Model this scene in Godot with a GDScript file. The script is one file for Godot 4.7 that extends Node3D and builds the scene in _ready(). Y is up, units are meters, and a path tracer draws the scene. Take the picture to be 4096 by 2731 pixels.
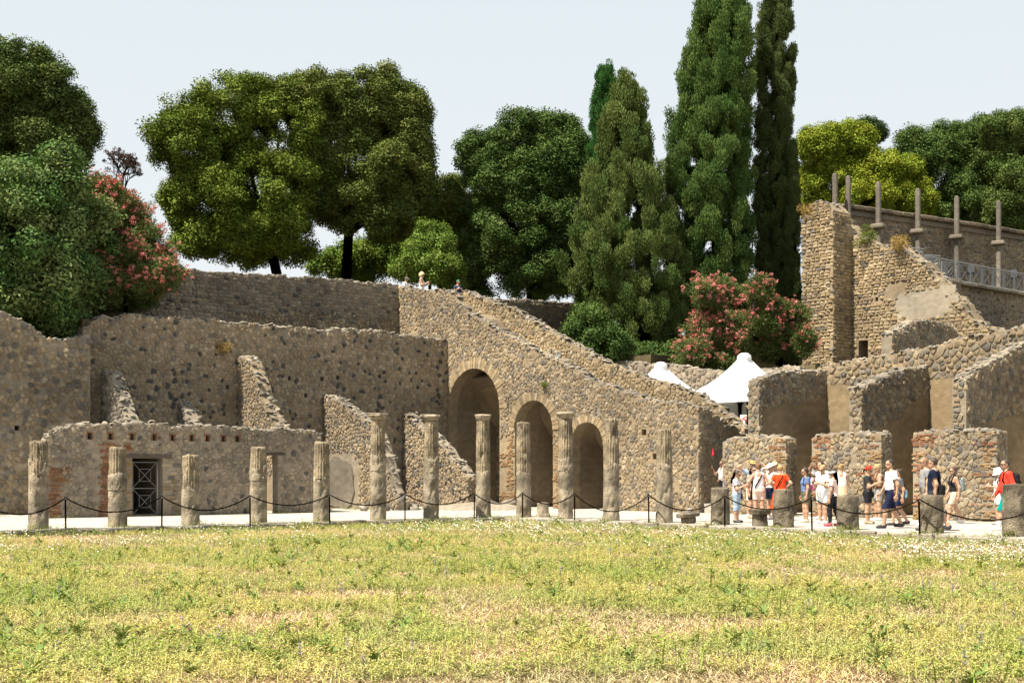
extends Node3D
# The place in metres, y up. Two colonnades meet at a right angle at the point CORNER: A3 runs along the west colonnade,
# B3 along the north one. place(s, t) walks s along A3 and t along B3.
const A3 := Vector3(-0.768, 0, 0.64)
const B3 := Vector3(0.64, 0, 0.768)
const CORNER := Vector3(-0.2, 0, -44.3)
const WALK := 0.17

var rng := RandomNumberGenerator.new()
var noise := FastNoiseLite.new()
var textures := {}
var materials := {}
var taken := {}


func place(s: float, t: float, y := 0.0) -> Vector3:
	return CORNER + A3 * s + B3 * t + Vector3(0, y, 0)


func facing_b(t: float) -> Transform3D:  # a wall whose face looks along B3; local x is -s
	return Transform3D(Basis(-A3, Vector3.UP, B3), place(0, t))


func facing_a(s: float) -> Transform3D:  # a wall whose face looks along A3; local x is t
	return Transform3D(Basis(B3, Vector3.UP, A3), place(s, 0))


func numbered(called: String) -> String:
	var n: int = taken.get(called, 0)
	taken[called] = n + 1
	return called if n == 0 else "%s_%03d" % [called, n]


func thing(called: String, label: String, category: String, group := "", at := Transform3D()) -> Node3D:
	var o := Node3D.new()
	o.name = numbered(called)
	o.transform = at
	o.set_meta("label", label)
	o.set_meta("category", category)
	if group:
		o.set_meta("group", group)
	add_child(o)
	return o


func part(called: String, mesh: Mesh, mat: Material, parent: Node, at := Transform3D()) -> MeshInstance3D:
	var o := MeshInstance3D.new()
	o.name = called
	o.mesh = mesh
	o.material_override = mat
	o.transform = at
	parent.add_child(o, true)
	return o


func structure(called: String, mesh: Mesh, mat: Material, at := Transform3D()) -> MeshInstance3D:
	var o := part(numbered(called), mesh, mat, self, at)
	o.set_meta("kind", "structure")
	return o


# ---------------------------------------------------------------- materials

func noise_texture(key: String, kind: int, freq: float, lo: Color, hi: Color, octaves := 5, size := 512, seed_ := 1) -> NoiseTexture2D:
	if textures.has(key):
		return textures[key]
	var n := FastNoiseLite.new()
	n.noise_type = kind
	n.seed = seed_
	n.frequency = freq
	n.fractal_octaves = octaves
	var t := NoiseTexture2D.new()
	t.width = size
	t.height = size
	t.seamless = true
	t.noise = n
	var g := Gradient.new()
	g.set_color(0, lo)
	g.set_color(1, hi)
	t.color_ramp = g
	textures[key] = t
	return t


func normal_texture(key: String, freq: float, strength: float, octaves := 5) -> NoiseTexture2D:
	if textures.has(key):
		return textures[key]
	var n := FastNoiseLite.new()
	n.noise_type = FastNoiseLite.TYPE_SIMPLEX
	n.seed = 7
	n.frequency = freq
	n.fractal_octaves = octaves
	var t := NoiseTexture2D.new()
	t.width = 512
	t.height = 512
	t.seamless = true
	t.noise = n
	t.as_normal_map = true
	t.bump_strength = strength
	textures[key] = t
	return t


func lin(c: Color) -> Color:  # a linear base colour for albedo_color
	return c.linear_to_srgb()


# Weathered mineral surface: grain and blotches of two sizes over a base colour (linear).
func mineral(key: String, base: Color, vertex := false, rough := 0.95, blotch := 0.3, bump := 1.0, spread := 0.085) -> StandardMaterial3D:
	if materials.has(key):
		return materials[key]
	var m := StandardMaterial3D.new()
	m.resource_name = key
	m.albedo_color = lin(base)
	m.roughness = rough
	m.metallic_specular = 0.25
	m.vertex_color_use_as_albedo = vertex
	m.albedo_texture = noise_texture("grain", FastNoiseLite.TYPE_SIMPLEX, 0.012, Color(0.8, 0.79, 0.77), Color(1, 1, 1), 6)
	m.uv1_triplanar = true
	m.uv1_world_triplanar = true
	m.uv1_scale = Vector3.ONE * 0.45
	m.normal_enabled = true
	m.normal_texture = normal_texture("rough_normal", 0.1, 7.0)
	m.normal_scale = bump
	m.detail_enabled = blotch > 0
	m.detail_blend_mode = BaseMaterial3D.BLEND_MODE_MUL
	var low := 1.0 - blotch
	m.detail_albedo = noise_texture("blotch%.2f" % blotch, FastNoiseLite.TYPE_SIMPLEX_SMOOTH, 0.006, Color(low * 0.97, low * 0.98, low), Color(1, 1, 0.99), 5, 512, 5)
	m.detail_uv_layer = BaseMaterial3D.DETAIL_UV_2
	m.uv2_triplanar = true
	m.uv2_world_triplanar = true
	m.uv2_scale = Vector3.ONE * spread
	materials[key] = m
	return m


func plain(key: String, base: Color, rough := 0.7, metal := 0.0, vertex := false) -> StandardMaterial3D:
	if materials.has(key):
		return materials[key]
	var m := StandardMaterial3D.new()
	m.resource_name = key
	m.albedo_color = lin(base)
	m.roughness = rough
	m.metallic = metal
	m.vertex_color_use_as_albedo = vertex
	materials[key] = m
	return m


func cloth(key: String, base: Color) -> StandardMaterial3D:
	if materials.has(key):
		return materials[key]
	var m := plain(key, base, 0.9)
	m.metallic_specular = 0.2
	m.normal_enabled = true
	m.normal_texture = normal_texture("fold_normal", 0.01, 14.0, 3)
	m.normal_scale = 0.8
	m.uv1_triplanar = true
	m.uv1_scale = Vector3.ONE * 1.6
	return m


# ---------------------------------------------------------------- mesh pieces

class Shape:  # collects triangles; front faces run clockwise as Godot wants
	var v := PackedVector3Array()
	var n := PackedVector3Array()
	var c := PackedColorArray()
	var i := PackedInt32Array()
	var tint := Color.WHITE

	func vert(p: Vector3, nn: Vector3) -> int:
		v.append(p)
		n.append(nn)
		c.append(tint)
		return v.size() - 1

	func tri(a: Vector3, b: Vector3, d: Vector3) -> void:  # a, b, d counter-clockwise seen from outside
		var nn := (b - a).cross(d - a).normalized()
		var k := v.size()
		v.append(a); v.append(d); v.append(b)
		for q in 3:
			n.append(nn)
			c.append(tint)
			i.append(k + q)

	func quad(a: Vector3, b: Vector3, d: Vector3, e: Vector3) -> void:  # counter-clockwise from outside
		var nn := (b - a).cross(d - a)
		if nn.length_squared() < 1e-14:
			nn = (d - a).cross(e - a)
		nn = nn.normalized()
		var k := v.size()
		v.append(a); v.append(b); v.append(d); v.append(e)
		for q in 4:
			n.append(nn)
			c.append(tint)
		i.append_array(PackedInt32Array([k, k + 2, k + 1, k, k + 3, k + 2]))

	func box(centre: Vector3, size: Vector3, basis := Basis(), bevel := 0.0) -> void:
		var h := size / 2
		var b := minf(bevel, minf(h.x, minf(h.y, h.z)) * 0.9)
		var put := func(x: float, y: float, z: float) -> Vector3: return centre + basis * Vector3(x, y, z)
		for axis in 3:
			for sgn in [-1.0, 1.0]:
				var u := (axis + 1) % 3
				var w := (axis + 2) % 3
				var pts := []
				for k in [[-1, -1], [1, -1], [1, 1], [-1, 1]]:
					var p := Vector3()
					p[axis] = sgn * h[axis]
					p[u] = k[0] * (h[u] - b)
					p[w] = k[1] * (h[w] - b)
					pts.append(centre + basis * p)
				if sgn > 0:
					quad(pts[0], pts[1], pts[2], pts[3])
				else:
					quad(pts[3], pts[2], pts[1], pts[0])
		if b <= 0:
			return
		for axis in 3:  # bevel strips along each axis
			var u := (axis + 1) % 3
			var w := (axis + 2) % 3
			for su in [-1.0, 1.0]:
				for sw in [-1.0, 1.0]:
					var q := []
					for e in [-1.0, 1.0]:
						var p1 := Vector3()
						p1[axis] = e * (h[axis] - b)
						p1[u] = su * h[u]
						p1[w] = sw * (h[w] - b)
						var p2 := p1
						p2[u] = su * (h[u] - b)
						p2[w] = sw * h[w]
						q.append(centre + basis * p1)
						q.append(centre + basis * p2)
					if su * sw > 0:
						quad(q[0], q[2], q[3], q[1])
					else:
						quad(q[0], q[1], q[3], q[2])

	func bar(a: Vector3, b: Vector3, w: float, d := -1.0) -> void:  # a square bar between two points
		var along := b - a
		var y := along.normalized()
		var x := y.cross(Vector3.FORWARD if absf(y.z) < 0.9 else Vector3.UP).normalized()
		box((a + b) / 2, Vector3(w, along.length(), w if d < 0 else d), Basis(x, y, x.cross(y)), w * 0.12)

	func tube(path: PackedVector3Array, radii: PackedFloat32Array, sides := 8, caps := true) -> void:
		var first := v.size()
		var side := Vector3.RIGHT
		for k in path.size():
			var along := (path[mini(k + 1, path.size() - 1)] - path[maxi(k - 1, 0)]).normalized()
			if k == 0 or absf(along.dot(side)) > 0.95:
				side = along.cross(Vector3.UP if absf(along.y) < 0.9 else Vector3.RIGHT).normalized()
			side = (side - along * side.dot(along)).normalized()
			var up := side.cross(along)
			for q in sides:
				var ang := TAU * q / sides
				var d := side * cos(ang) + up * sin(ang)
				vert(path[k] + d * radii[k], d)
		for k in path.size() - 1:
			for q in sides:
				var a := first + k * sides + q
				var b := first + k * sides + (q + 1) % sides
				i.append_array(PackedInt32Array([a, a + sides, b, b, a + sides, b + sides]))
		if caps:
			for e in [0, path.size() - 1]:
				var along: Vector3 = (path[0] - path[1]) if e == 0 else (path[-1] - path[-2])
				var mid := vert(path[e] + along.normalized() * radii[e] * 0.25, along.normalized())
				for q in sides:
					var a: int = first + e * sides + q
					var b: int = first + e * sides + (q + 1) % sides
					i.append_array(PackedInt32Array([mid, a, b] if e == 0 else [mid, b, a]))

	func lathe(profile: PackedVector2Array, sides := 24, centre := Vector3.ZERO) -> void:  # (radius, height) from bottom to top
		var first := v.size()
		for k in profile.size():
			var dir := profile[mini(k + 1, profile.size() - 1)] - profile[maxi(k - 1, 0)]
			for q in sides:
				var ang := TAU * q / sides
				var r := Vector3(cos(ang), 0, sin(ang))
				vert(centre + r * profile[k].x + Vector3(0, profile[k].y, 0), (r * dir.y - Vector3(0, dir.x, 0)).normalized())
		for k in profile.size() - 1:
			for q in sides:
				var a := first + k * sides + q
				var b := first + k * sides + (q + 1) % sides
				i.append_array(PackedInt32Array([a, b, a + sides, b, b + sides, a + sides]))

	func add(o: Shape, t: Transform3D) -> void:
		var k := v.size()
		v.append_array(t * o.v)
		var rot := Transform3D(t.basis.orthonormalized(), Vector3.ZERO)
		n.append_array(rot * o.n)
		c.append_array(o.c)
		for q in o.i:
			i.append(q + k)

	func mesh(coloured := false) -> ArrayMesh:
		var m := ArrayMesh.new()
		if i.is_empty():
			return m
		var arr := []
		arr.resize(Mesh.ARRAY_MAX)
		arr[Mesh.ARRAY_VERTEX] = v
		arr[Mesh.ARRAY_NORMAL] = n
		arr[Mesh.ARRAY_INDEX] = i
		if coloured:
			arr[Mesh.ARRAY_COLOR] = c
		m.add_surface_from_arrays(Mesh.PRIMITIVE_TRIANGLES, arr)
		return m


func scatter(called: String, mesh: Mesh, mat: Material, parent: Node, where: Array, tints: PackedColorArray) -> MultiMeshInstance3D:
	var mm := MultiMesh.new()
	mm.transform_format = MultiMesh.TRANSFORM_3D
	mm.use_colors = true
	mm.mesh = mesh
	mm.instance_count = where.size()
	for k in where.size():
		mm.set_instance_transform(k, where[k])
		mm.set_instance_color(k, tints[k])
	var o := MultiMeshInstance3D.new()
	o.name = called
	o.multimesh = mm
	o.material_override = mat
	o.set_meta("kind", "stuff")
	parent.add_child(o, true)
	return o

# ---------------------------------------------------------------- masonry

var patterns := {}
var palettes := {}


# A fitted field of stones that repeats every `size` metres: jittered sites, each stone the cell nearest to its site.
func rubble_pattern(key: String, size: Vector2, pitch: Vector2, jitter: float, gap: float, relief: float, seed_: int) -> Dictionary:
	rng.seed = seed_
	var nx := int(round(size.x / pitch.x))
	var ny := int(round(size.y / pitch.y))
	var sites := []
	for j in ny:
		for k in nx:
			sites.append(Vector2((k + 0.5 * (j % 2) + 0.5 + rng.randf_range(-jitter, jitter)) * size.x / nx, (j + 0.5 + rng.randf_range(-jitter, jitter)) * size.y / ny))
	var gone := {}  # where one stone takes the room of two
	for k in sites.size():
		if rng.randf() < 0.16:
			gone[k] = true
	var stones := []
	for j in ny:
		for k in nx:
			if gone.has(j * nx + k):
				continue
			var c: Vector2 = sites[j * nx + k]
			var w := pitch * 1.6
			var cell := PackedVector2Array([Vector2(-w.x, -w.y), Vector2(w.x, -w.y), Vector2(w.x, w.y), Vector2(-w.x, w.y)])
			for dj in range(-2, 3):
				for dk in range(-2, 3):
					var other := posmod(j + dj, ny) * nx + posmod(k + dk, nx)
					if (dj == 0 and dk == 0) or gone.has(other):
						continue
					var o: Vector2 = sites[other] - c
					o.x -= roundf(o.x / size.x) * size.x
					o.y -= roundf(o.y / size.y) * size.y
					cell = cut(cell, o / 2, o.normalized())
			stones.append(stone(c, cell, gap * rng.randf_range(0.6, 1.7), relief * rng.randf_range(0.6, 1.4)))
	patterns[key] = {"size": size, "stones": stones}
	return patterns[key]


func coursed_pattern(key: String, size: Vector2, tall: Vector2, wide: Vector2, gap: float, relief: float, seed_: int, wobble := 0.012) -> Dictionary:
	rng.seed = seed_
	var stones := []
	var y := 0.0
	while y < size.y - tall.x * 0.5:
		var h := minf(rng.randf_range(tall.x, tall.y), size.y - y)
		var x := rng.randf_range(0, wide.x)
		var end := x + size.x
		while x < end - wide.x * 0.4:
			var w := minf(rng.randf_range(wide.x, wide.y), end - x)
			if end - x - w < wide.x * 0.5:
				w = end - x
			var c := Vector2(x + w / 2, y + h / 2)
			var cell := PackedVector2Array()
			var ch := minf(h, w) * 0.16
			for p in [Vector2(-w / 2 + ch, -h / 2), Vector2(w / 2 - ch, -h / 2), Vector2(w / 2, -h / 2 + ch), Vector2(w / 2, h / 2 - ch), Vector2(w / 2 - ch, h / 2), Vector2(-w / 2 + ch, h / 2), Vector2(-w / 2, h / 2 - ch), Vector2(-w / 2, -h / 2 + ch)]:
				cell.append(p + Vector2(rng.randf_range(-wobble, wobble), rng.randf_range(-wobble, wobble)))
			stones.append(stone(c, cell, gap * rng.randf_range(0.7, 1.4), relief * rng.randf_range(0.6, 1.4)))
			x += w
		y += h
	patterns[key] = {"size": size, "stones": stones}
	return patterns[key]


func cut(poly: PackedVector2Array, at: Vector2, away: Vector2) -> PackedVector2Array:
	var out := PackedVector2Array()
	for k in poly.size():
		var p := poly[k]
		var q := poly[(k + 1) % poly.size()]
		var dp := (p - at).dot(away)
		var dq := (q - at).dot(away)
		if dp <= 0:
			out.append(p)
		if dp * dq < 0:
			out.append(p.lerp(q, dp / (dp - dq)))
	return out


func stone(c: Vector2, cell: PackedVector2Array, gap: float, relief: float) -> Dictionary:
	var mid := Vector2.ZERO
	for p in cell:
		mid += p
	mid /= cell.size()
	var r := 0.0
	for p in cell:
		r += p.distance_to(mid)
	r /= cell.size()
	var keep := clampf(1.0 - gap / r, 0.3, 1.0)
	var v := PackedVector3Array()
	var n := PackedVector3Array()
	var i := PackedInt32Array()
	var m := cell.size()
	var area := 0.0
	for k in m:
		var p := (cell[k] - mid) * keep
		area += absf(p.cross((cell[(k + 1) % m] - mid) * keep)) / 2
		v.append(Vector3(p.x, p.y, -0.02))
		var d := p.normalized()
		n.append(Vector3(d.x, d.y, 0.8).normalized())
	for k in m:
		var p := (cell[k] - mid) * keep * rng.randf_range(0.74, 0.94)
		v.append(Vector3(p.x, p.y, relief * rng.randf_range(0.55, 1.0)))
		var d := p.normalized()
		n.append(Vector3(d.x * 0.4 + rng.randf_range(-0.2, 0.2), d.y * 0.4 + rng.randf_range(-0.2, 0.2), 1).normalized())
	v.append(Vector3(rng.randf_range(-r, r) * 0.2, rng.randf_range(-r, r) * 0.2, relief * rng.randf_range(1.0, 1.35)))
	n.append(Vector3(rng.randf_range(-0.3, 0.3), rng.randf_range(-0.3, 0.3), 1).normalized())
	for k in m:
		var l := (k + 1) % m
		i.append_array(PackedInt32Array([k, m + k, l, l, m + k, m + l, m + k, 2 * m, m + l]))
	var fv := PackedVector3Array()
	var fn := PackedVector3Array()
	var fi := PackedInt32Array()
	for q in range(0, i.size(), 3):  # broken faces, each a little softened towards its neighbours
		var p0 := v[i[q]]
		var p1 := v[i[q + 1]]
		var p2 := v[i[q + 2]]
		var flat := (p2 - p0).cross(p1 - p0).normalized()
		for w in 3:
			fv.append(v[i[q + w]])
			fn.append((flat * 0.75 + n[i[q + w]] * 0.25).normalized())
			fi.append(q + w)
	v = fv
	n = fn
	i = fi
	var arr := []
	arr.resize(Mesh.ARRAY_MAX)
	arr[Mesh.ARRAY_VERTEX] = v
	arr[Mesh.ARRAY_NORMAL] = n
	arr[Mesh.ARRAY_INDEX] = i
	var mesh := ArrayMesh.new()
	mesh.add_surface_from_arrays(Mesh.PRIMITIVE_TRIANGLES, arr)
	return {"c": c + mid, "v": v, "n": n, "i": i, "mesh": mesh, "r": r * keep, "area": area}


func palette(key: String, colours: Array) -> void:  # linear base colours, each with a share
	palettes[key] = colours


func pick_tone(key: String, at: Vector2) -> int:
	var p: Array = palettes[key]
	var roll := rng.randf()
	for k in p.size():
		roll -= p[k][1]
		if roll <= 0:
			return k
	return 0


func inside(poly: PackedVector2Array, p: Vector2) -> bool:
	return Geometry2D.is_point_in_polygon(p, poly)


func edge_distance(poly: PackedVector2Array, p: Vector2) -> float:
	var best := 1e9
	for k in poly.size():
		best = minf(best, p.distance_to(Geometry2D.get_closest_point_to_segment(p, poly[k], poly[(k + 1) % poly.size()])))
	return best


func rect(x0: float, y0: float, x1: float, y1: float) -> PackedVector2Array:
	return PackedVector2Array([Vector2(x0, y0), Vector2(x1, y0), Vector2(x1, y1), Vector2(x0, y1)])


func arch(x0: float, x1: float, spring: float, top: float, base := -0.5) -> PackedVector2Array:
	var out := PackedVector2Array([Vector2(x0, base), Vector2(x1, base)])
	var mid := (x0 + x1) / 2
	for k in 17:
		var a := PI * k / 16
		out.append(Vector2(mid + cos(a) * (x1 - x0) / 2, spring + sin(a) * (top - spring)))
	return out


# The broken top of a wall: the profile with small steps where stones are missing.
func ragged(profile: Array, step := 0.16, amount := 0.07) -> PackedVector2Array:
	var out := PackedVector2Array()
	for k in profile.size() - 1:
		var p := Vector2(profile[k][0], profile[k][1])
		var q := Vector2(profile[k + 1][0], profile[k + 1][1])
		var n := maxi(1, int(absf(q.x - p.x) / step))
		for j in n:
			var w := p.lerp(q, float(j) / n)
			if not (k == 0 and j == 0):
				w.y += rng.randf_range(-amount, amount) + noise.get_noise_2d(w.x * 60, w.y * 20 + profile.size() * 31) * amount
				w.x += rng.randf_range(-0.3, 0.3) * step
			out.append(w)
	out.append(Vector2(profile[-1][0], profile[-1][1]))
	return out


func slab(outline: PackedVector2Array, openings: Array, thick: float, front := 0.0) -> ArrayMesh:
	var shape := Shape.new()
	slab_into(shape, outline, openings, thick, front)
	return shape.mesh()


func slab_into(shape: Shape, outline: PackedVector2Array, openings: Array, thick: float, front := 0.0) -> void:
	var lo := 1e9
	var hi := -1e9
	for p in outline:
		lo = minf(lo, p.x)
		hi = maxf(hi, p.x)
	var cuts := [lo - 1.0]
	var mids := []
	for o in openings:
		var a := 1e9
		var b := -1e9
		for p in o:
			a = minf(a, p.x)
			b = maxf(b, p.x)
		mids.append((a + b) / 2)
	mids.sort()
	for m in mids:
		if m > lo + 0.05 and m < hi - 0.05:
			cuts.append(m)
	cuts.append(hi + 1.0)
	for k in cuts.size() - 1:
		var pieces := Geometry2D.intersect_polygons(outline, rect(cuts[k], -60, cuts[k + 1], 60))
		for o in openings:
			var next := []
			for p in pieces:
				next.append_array(Geometry2D.clip_polygons(p, o))
			pieces.assign(next)
		for p: PackedVector2Array in pieces:
			if Geometry2D.is_polygon_clockwise(p):
				p.reverse()
			var tris := Geometry2D.triangulate_polygon(p)
			for q in range(0, tris.size(), 3):
				var a := p[tris[q]]
				var b := p[tris[q + 1]]
				var c := p[tris[q + 2]]
				if (b - a).cross(c - a) < 0:
					var s := b
					b = c
					c = s
				shape.tri(Vector3(a.x, a.y, front), Vector3(b.x, b.y, front), Vector3(c.x, c.y, front))
				shape.tri(Vector3(a.x, a.y, front - thick), Vector3(c.x, c.y, front - thick), Vector3(b.x, b.y, front - thick))
			for q in p.size():
				var a := p[q]
				var b := p[(q + 1) % p.size()]
				if absf(a.x - b.x) < 2e-4 and (absf(a.x - cuts[k]) < 1e-3 or absf(a.x - cuts[k + 1]) < 1e-3):
					continue
				shape.quad(Vector3(a.x, a.y, front), Vector3(a.x, a.y, front - thick), Vector3(b.x, b.y, front - thick), Vector3(b.x, b.y, front))


# Builds one ruined wall as a thing: a mortar core and the stones set in it.
# Keys: at (frame), profile (its top), base, thick, openings, pattern, palette, mortar, bare (areas without stones), most (single stones), scale, cap (loose stones along the top), coat (Array of {poly, mat, z})
func wall(called: String, label: String, spec: Dictionary, group := "") -> Node3D:
	rng.seed = hash(label)
	var root := thing(called, label, spec.get("category", "wall"), group, spec.at)
	var profile: Array = spec.profile
	var base: float = spec.get("base", 0.0)
	var top := ragged(profile, 0.16, spec.get("rough", 0.07))
	var outline := PackedVector2Array([Vector2(profile[0][0], base)])
	outline.append_array(PackedVector2Array([Vector2(profile[-1][0], base)]))
	for k in range(top.size() - 1, -1, -1):
		outline.append(top[k])
	var openings: Array = spec.get("openings", [])
	var thick: float = spec.get("thick", 0.5)
	part("mortar_core", slab(outline, openings, thick), spec.mortar, root)
	var bare: Array = spec.get("bare", [])
	var pal: String = spec.palette
	var least: float = spec.get("stones_from", base)
	var all := []
	if spec.has("pattern"):
		lay(all, spec.pattern, outline, openings, bare, least, spec.get("scale", 1.0), pal, rng.randf() * 5.0, 0.0, spec.get("keep", 1.0))
	for zone in spec.get("zones", []):  # patches of other masonry
		lay(all, zone.pattern, zone.poly, openings, [], least, zone.get("scale", 1.0), zone.palette, rng.randf() * 5.0, zone.get("z", 0.01), 1.0)
	# stones broken out along the top
	if spec.get("cap", true):
		var pat: Dictionary = patterns["rubble"]
		for k in top.size() - 1:
			var p := top[k]
			var q := top[k + 1]
			for z in [rng.randf_range(-0.12, -0.02), -thick * rng.randf_range(0.35, 0.65), -thick + rng.randf_range(0.02, 0.12)]:
				if rng.randf() < 0.12:
					continue
				var st: Dictionary = pat.stones[rng.randi() % pat.stones.size()]
				var w := p.lerp(q, rng.randf())
				var tilt := Basis.from_euler(Vector3(-PI / 2 + rng.randf_range(-0.6, 0.6), rng.randf_range(-0.5, 0.5), rng.randf() * TAU))
				all.append({"st": st, "at": Transform3D(tilt.scaled(Vector3(1, 1, 1) * rng.randf_range(0.75, 1.25)), Vector3(w.x, w.y + rng.randf_range(-0.03, 0.02), z)), "tone": pick_tone(spec.get("cap_palette", "cap"), w), "pal": spec.get("cap_palette", "cap"), "size": st.area * 0.5})
	# the ends of the wall
	for e in spec.get("ends", []):
		var x: float = profile[0][0] if e < 0 else profile[-1][0]
		var h: float = profile[0][1] if e < 0 else profile[-1][1]
		var strip := rect(-thick, base, 0, h)
		var turned := []
		lay(turned, spec.pattern, strip, [], [], least, spec.get("scale", 1.0), pal, rng.randf() * 3.0, 0.0, 1.0)
		for d in turned:
			var f := Transform3D(Basis(Vector3(0, 0, 1), Vector3.UP, Vector3(-1, 0, 0)), Vector3(x, 0, 0)) if e < 0 else Transform3D(Basis(Vector3(0, 0, -1), Vector3.UP, Vector3(1, 0, 0)), Vector3(x, 0, -thick))
			d.at = f * d.at
			all.append(d)
	set_stones(root, all, spec.get("most", 300))
	var number := 0
	for coat in spec.get("coats", []):
		part("plaster", slab(coat.poly, coat.get("holes", []), 0.05, coat.get("z", 0.035)), coat.mat, root)
		number += 1
	return root


func lay(all: Array, pattern: String, area: PackedVector2Array, openings: Array, bare: Array, least: float, scale: float, pal: String, shift: float, z: float, keep: float) -> void:
	var pat: Dictionary = patterns[pattern]
	var size: Vector2 = pat.size * scale
	var lo := Vector2(1e9, 1e9)
	var hi := -lo
	for p in area:
		lo = lo.min(p)
		hi = hi.max(p)
	lo.y = maxf(lo.y, least)
	var flip := rng.randf() < 0.5
	for ty in range(int(floor((lo.y - shift) / size.y)), int(ceil((hi.y - shift) / size.y)) + 1):
		for tx in range(int(floor((lo.x - shift) / size.x)), int(ceil((hi.x - shift) / size.x)) + 1):
			for st in pat.stones:
				var p: Vector2 = Vector2((tx + fposmod(st.c.x / pat.size.x, 1.0)) * size.x + shift, (ty + st.c.y / pat.size.y) * size.y + shift)
				if p.x < lo.x or p.y < lo.y or p.x > hi.x or p.y > hi.y or not inside(area, p):
					continue
				var r: float = st.r * scale
				if keep < 1.0 and noise.get_noise_2d(p.x * 45, p.y * 45 + shift * 100) * 0.5 + 0.5 + rng.randf_range(-0.2, 0.2) > keep:
					continue
				var skip := false
				for o in openings:
					if inside(o, p) or edge_distance(o, p) < r * 0.8:
						skip = true
						break
				if skip:
					continue
				for o in bare:
					if inside(o, p) and edge_distance(o, p) > r * 0.3:
						skip = true
						break
				if skip or edge_distance(area, p) < r * 0.35:
					continue
				var turn := Basis.from_euler(Vector3(rng.randf_range(-0.14, 0.14), rng.randf_range(-0.14, 0.14), rng.randf_range(-0.06, 0.06)))
				all.append({"st": st, "at": Transform3D(turn.scaled(Vector3(scale, scale, scale)), Vector3(p.x, p.y, z + rng.randf_range(-0.012, 0.012))), "tone": pick_tone(pal, p), "pal": pal, "size": st.area * scale * scale})


func set_stones(root: Node3D, all: Array, most: int) -> void:
	if all.is_empty():
		return
	var order := all
	if all.size() > most:
		order = all.duplicate()
		order.sort_custom(func(p, q): return p.size > q.size)
	var rest := Shape.new()
	for k in order.size():
		var d: Dictionary = order[k]
		var tone: Color = palettes[d.pal][d.tone][0]
		if k < most:
			var o := MeshInstance3D.new()
			o.name = "stone"
			o.mesh = d.st.mesh
			o.material_override = mineral("stone_%s_%d" % [d.pal, d.tone], tone)
			o.transform = d.at
			root.add_child(o, true)
			continue
		var f := rng.randf_range(0.82, 1.18)
		var col := Color(tone.r * f, tone.g * f, tone.b * f)
		var first := rest.v.size()
		var t: Transform3D = d.at
		rest.v.append_array(t * (d.st.v as PackedVector3Array))
		rest.n.append_array(Transform3D(t.basis.orthonormalized(), Vector3.ZERO) * (d.st.n as PackedVector3Array))
		for q in d.st.v.size():
			rest.c.append(col)
		for q in d.st.i:
			rest.i.append(q + first)
	if not rest.i.is_empty():
		var o := part("small_stones", rest.mesh(true), mineral("stones_joined", Color.WHITE, true), root)
		o.set_meta("kind", "stuff")


func _ready() -> void:
	noise.seed = 3
	noise.frequency = 0.01
	look()
	make_patterns()
	setting()
	west_walls()
	stairs()
	east_rooms()
	theatre()
	columns()
	barrier()
	trees()
	tents()
	meadow()
	people()


# ---------------------------------------------------------------- camera, sky, sun

func look() -> void:
	var cam := Camera3D.new()
	cam.name = "camera"
	cam.projection = Camera3D.PROJECTION_FRUSTUM  # a level camera with the lens shifted up
	cam.near = 0.1
	cam.far = 1200.0
	cam.size = 0.1 * 1568.0 / 2960.0
	cam.frustum_offset = Vector2(0, 0.1 * 306.0 / 2960.0)
	cam.position = Vector3(0, 1.6, 0)
	add_child(cam)
	var env := Environment.new()
	env.background_mode = Environment.BG_SKY
	var sky := Sky.new()
	var mat := ProceduralSkyMaterial.new()
	mat.sky_top_color = Color(0.775, 0.825, 0.86)
	mat.sky_horizon_color = Color(0.9, 0.912, 0.915)
	mat.sky_curve = 0.28
	mat.ground_bottom_color = Color(0.45, 0.42, 0.34)
	mat.ground_horizon_color = Color(0.8, 0.8, 0.76)
	sky.sky_material = mat
	env.sky = sky
	env.background_energy_multiplier = 0.51
	env.tonemap_mode = Environment.TONE_MAPPER_LINEAR
	env.tonemap_exposure = 2.33
	env.sdfgi_enabled = true
	env.ssao_enabled = true
	env.ssil_enabled = true
	var we := WorldEnvironment.new()
	we.name = "environment"
	we.environment = env
	add_child(we)
	var sun := DirectionalLight3D.new()
	sun.name = "sun"
	sun.light_energy = 1.6
	sun.light_color = Color(1.0, 0.955, 0.88)
	sun.light_angular_distance = 0.55
	sun.shadow_enabled = true
	var to_sun := Vector3(-0.83, 0, 0.56).normalized() * cos(deg_to_rad(61)) + Vector3(0, sin(deg_to_rad(61)), 0)
	add_child(sun)
	sun.look_at_from_position(Vector3.ZERO, -to_sun, Vector3.FORWARD)


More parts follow.
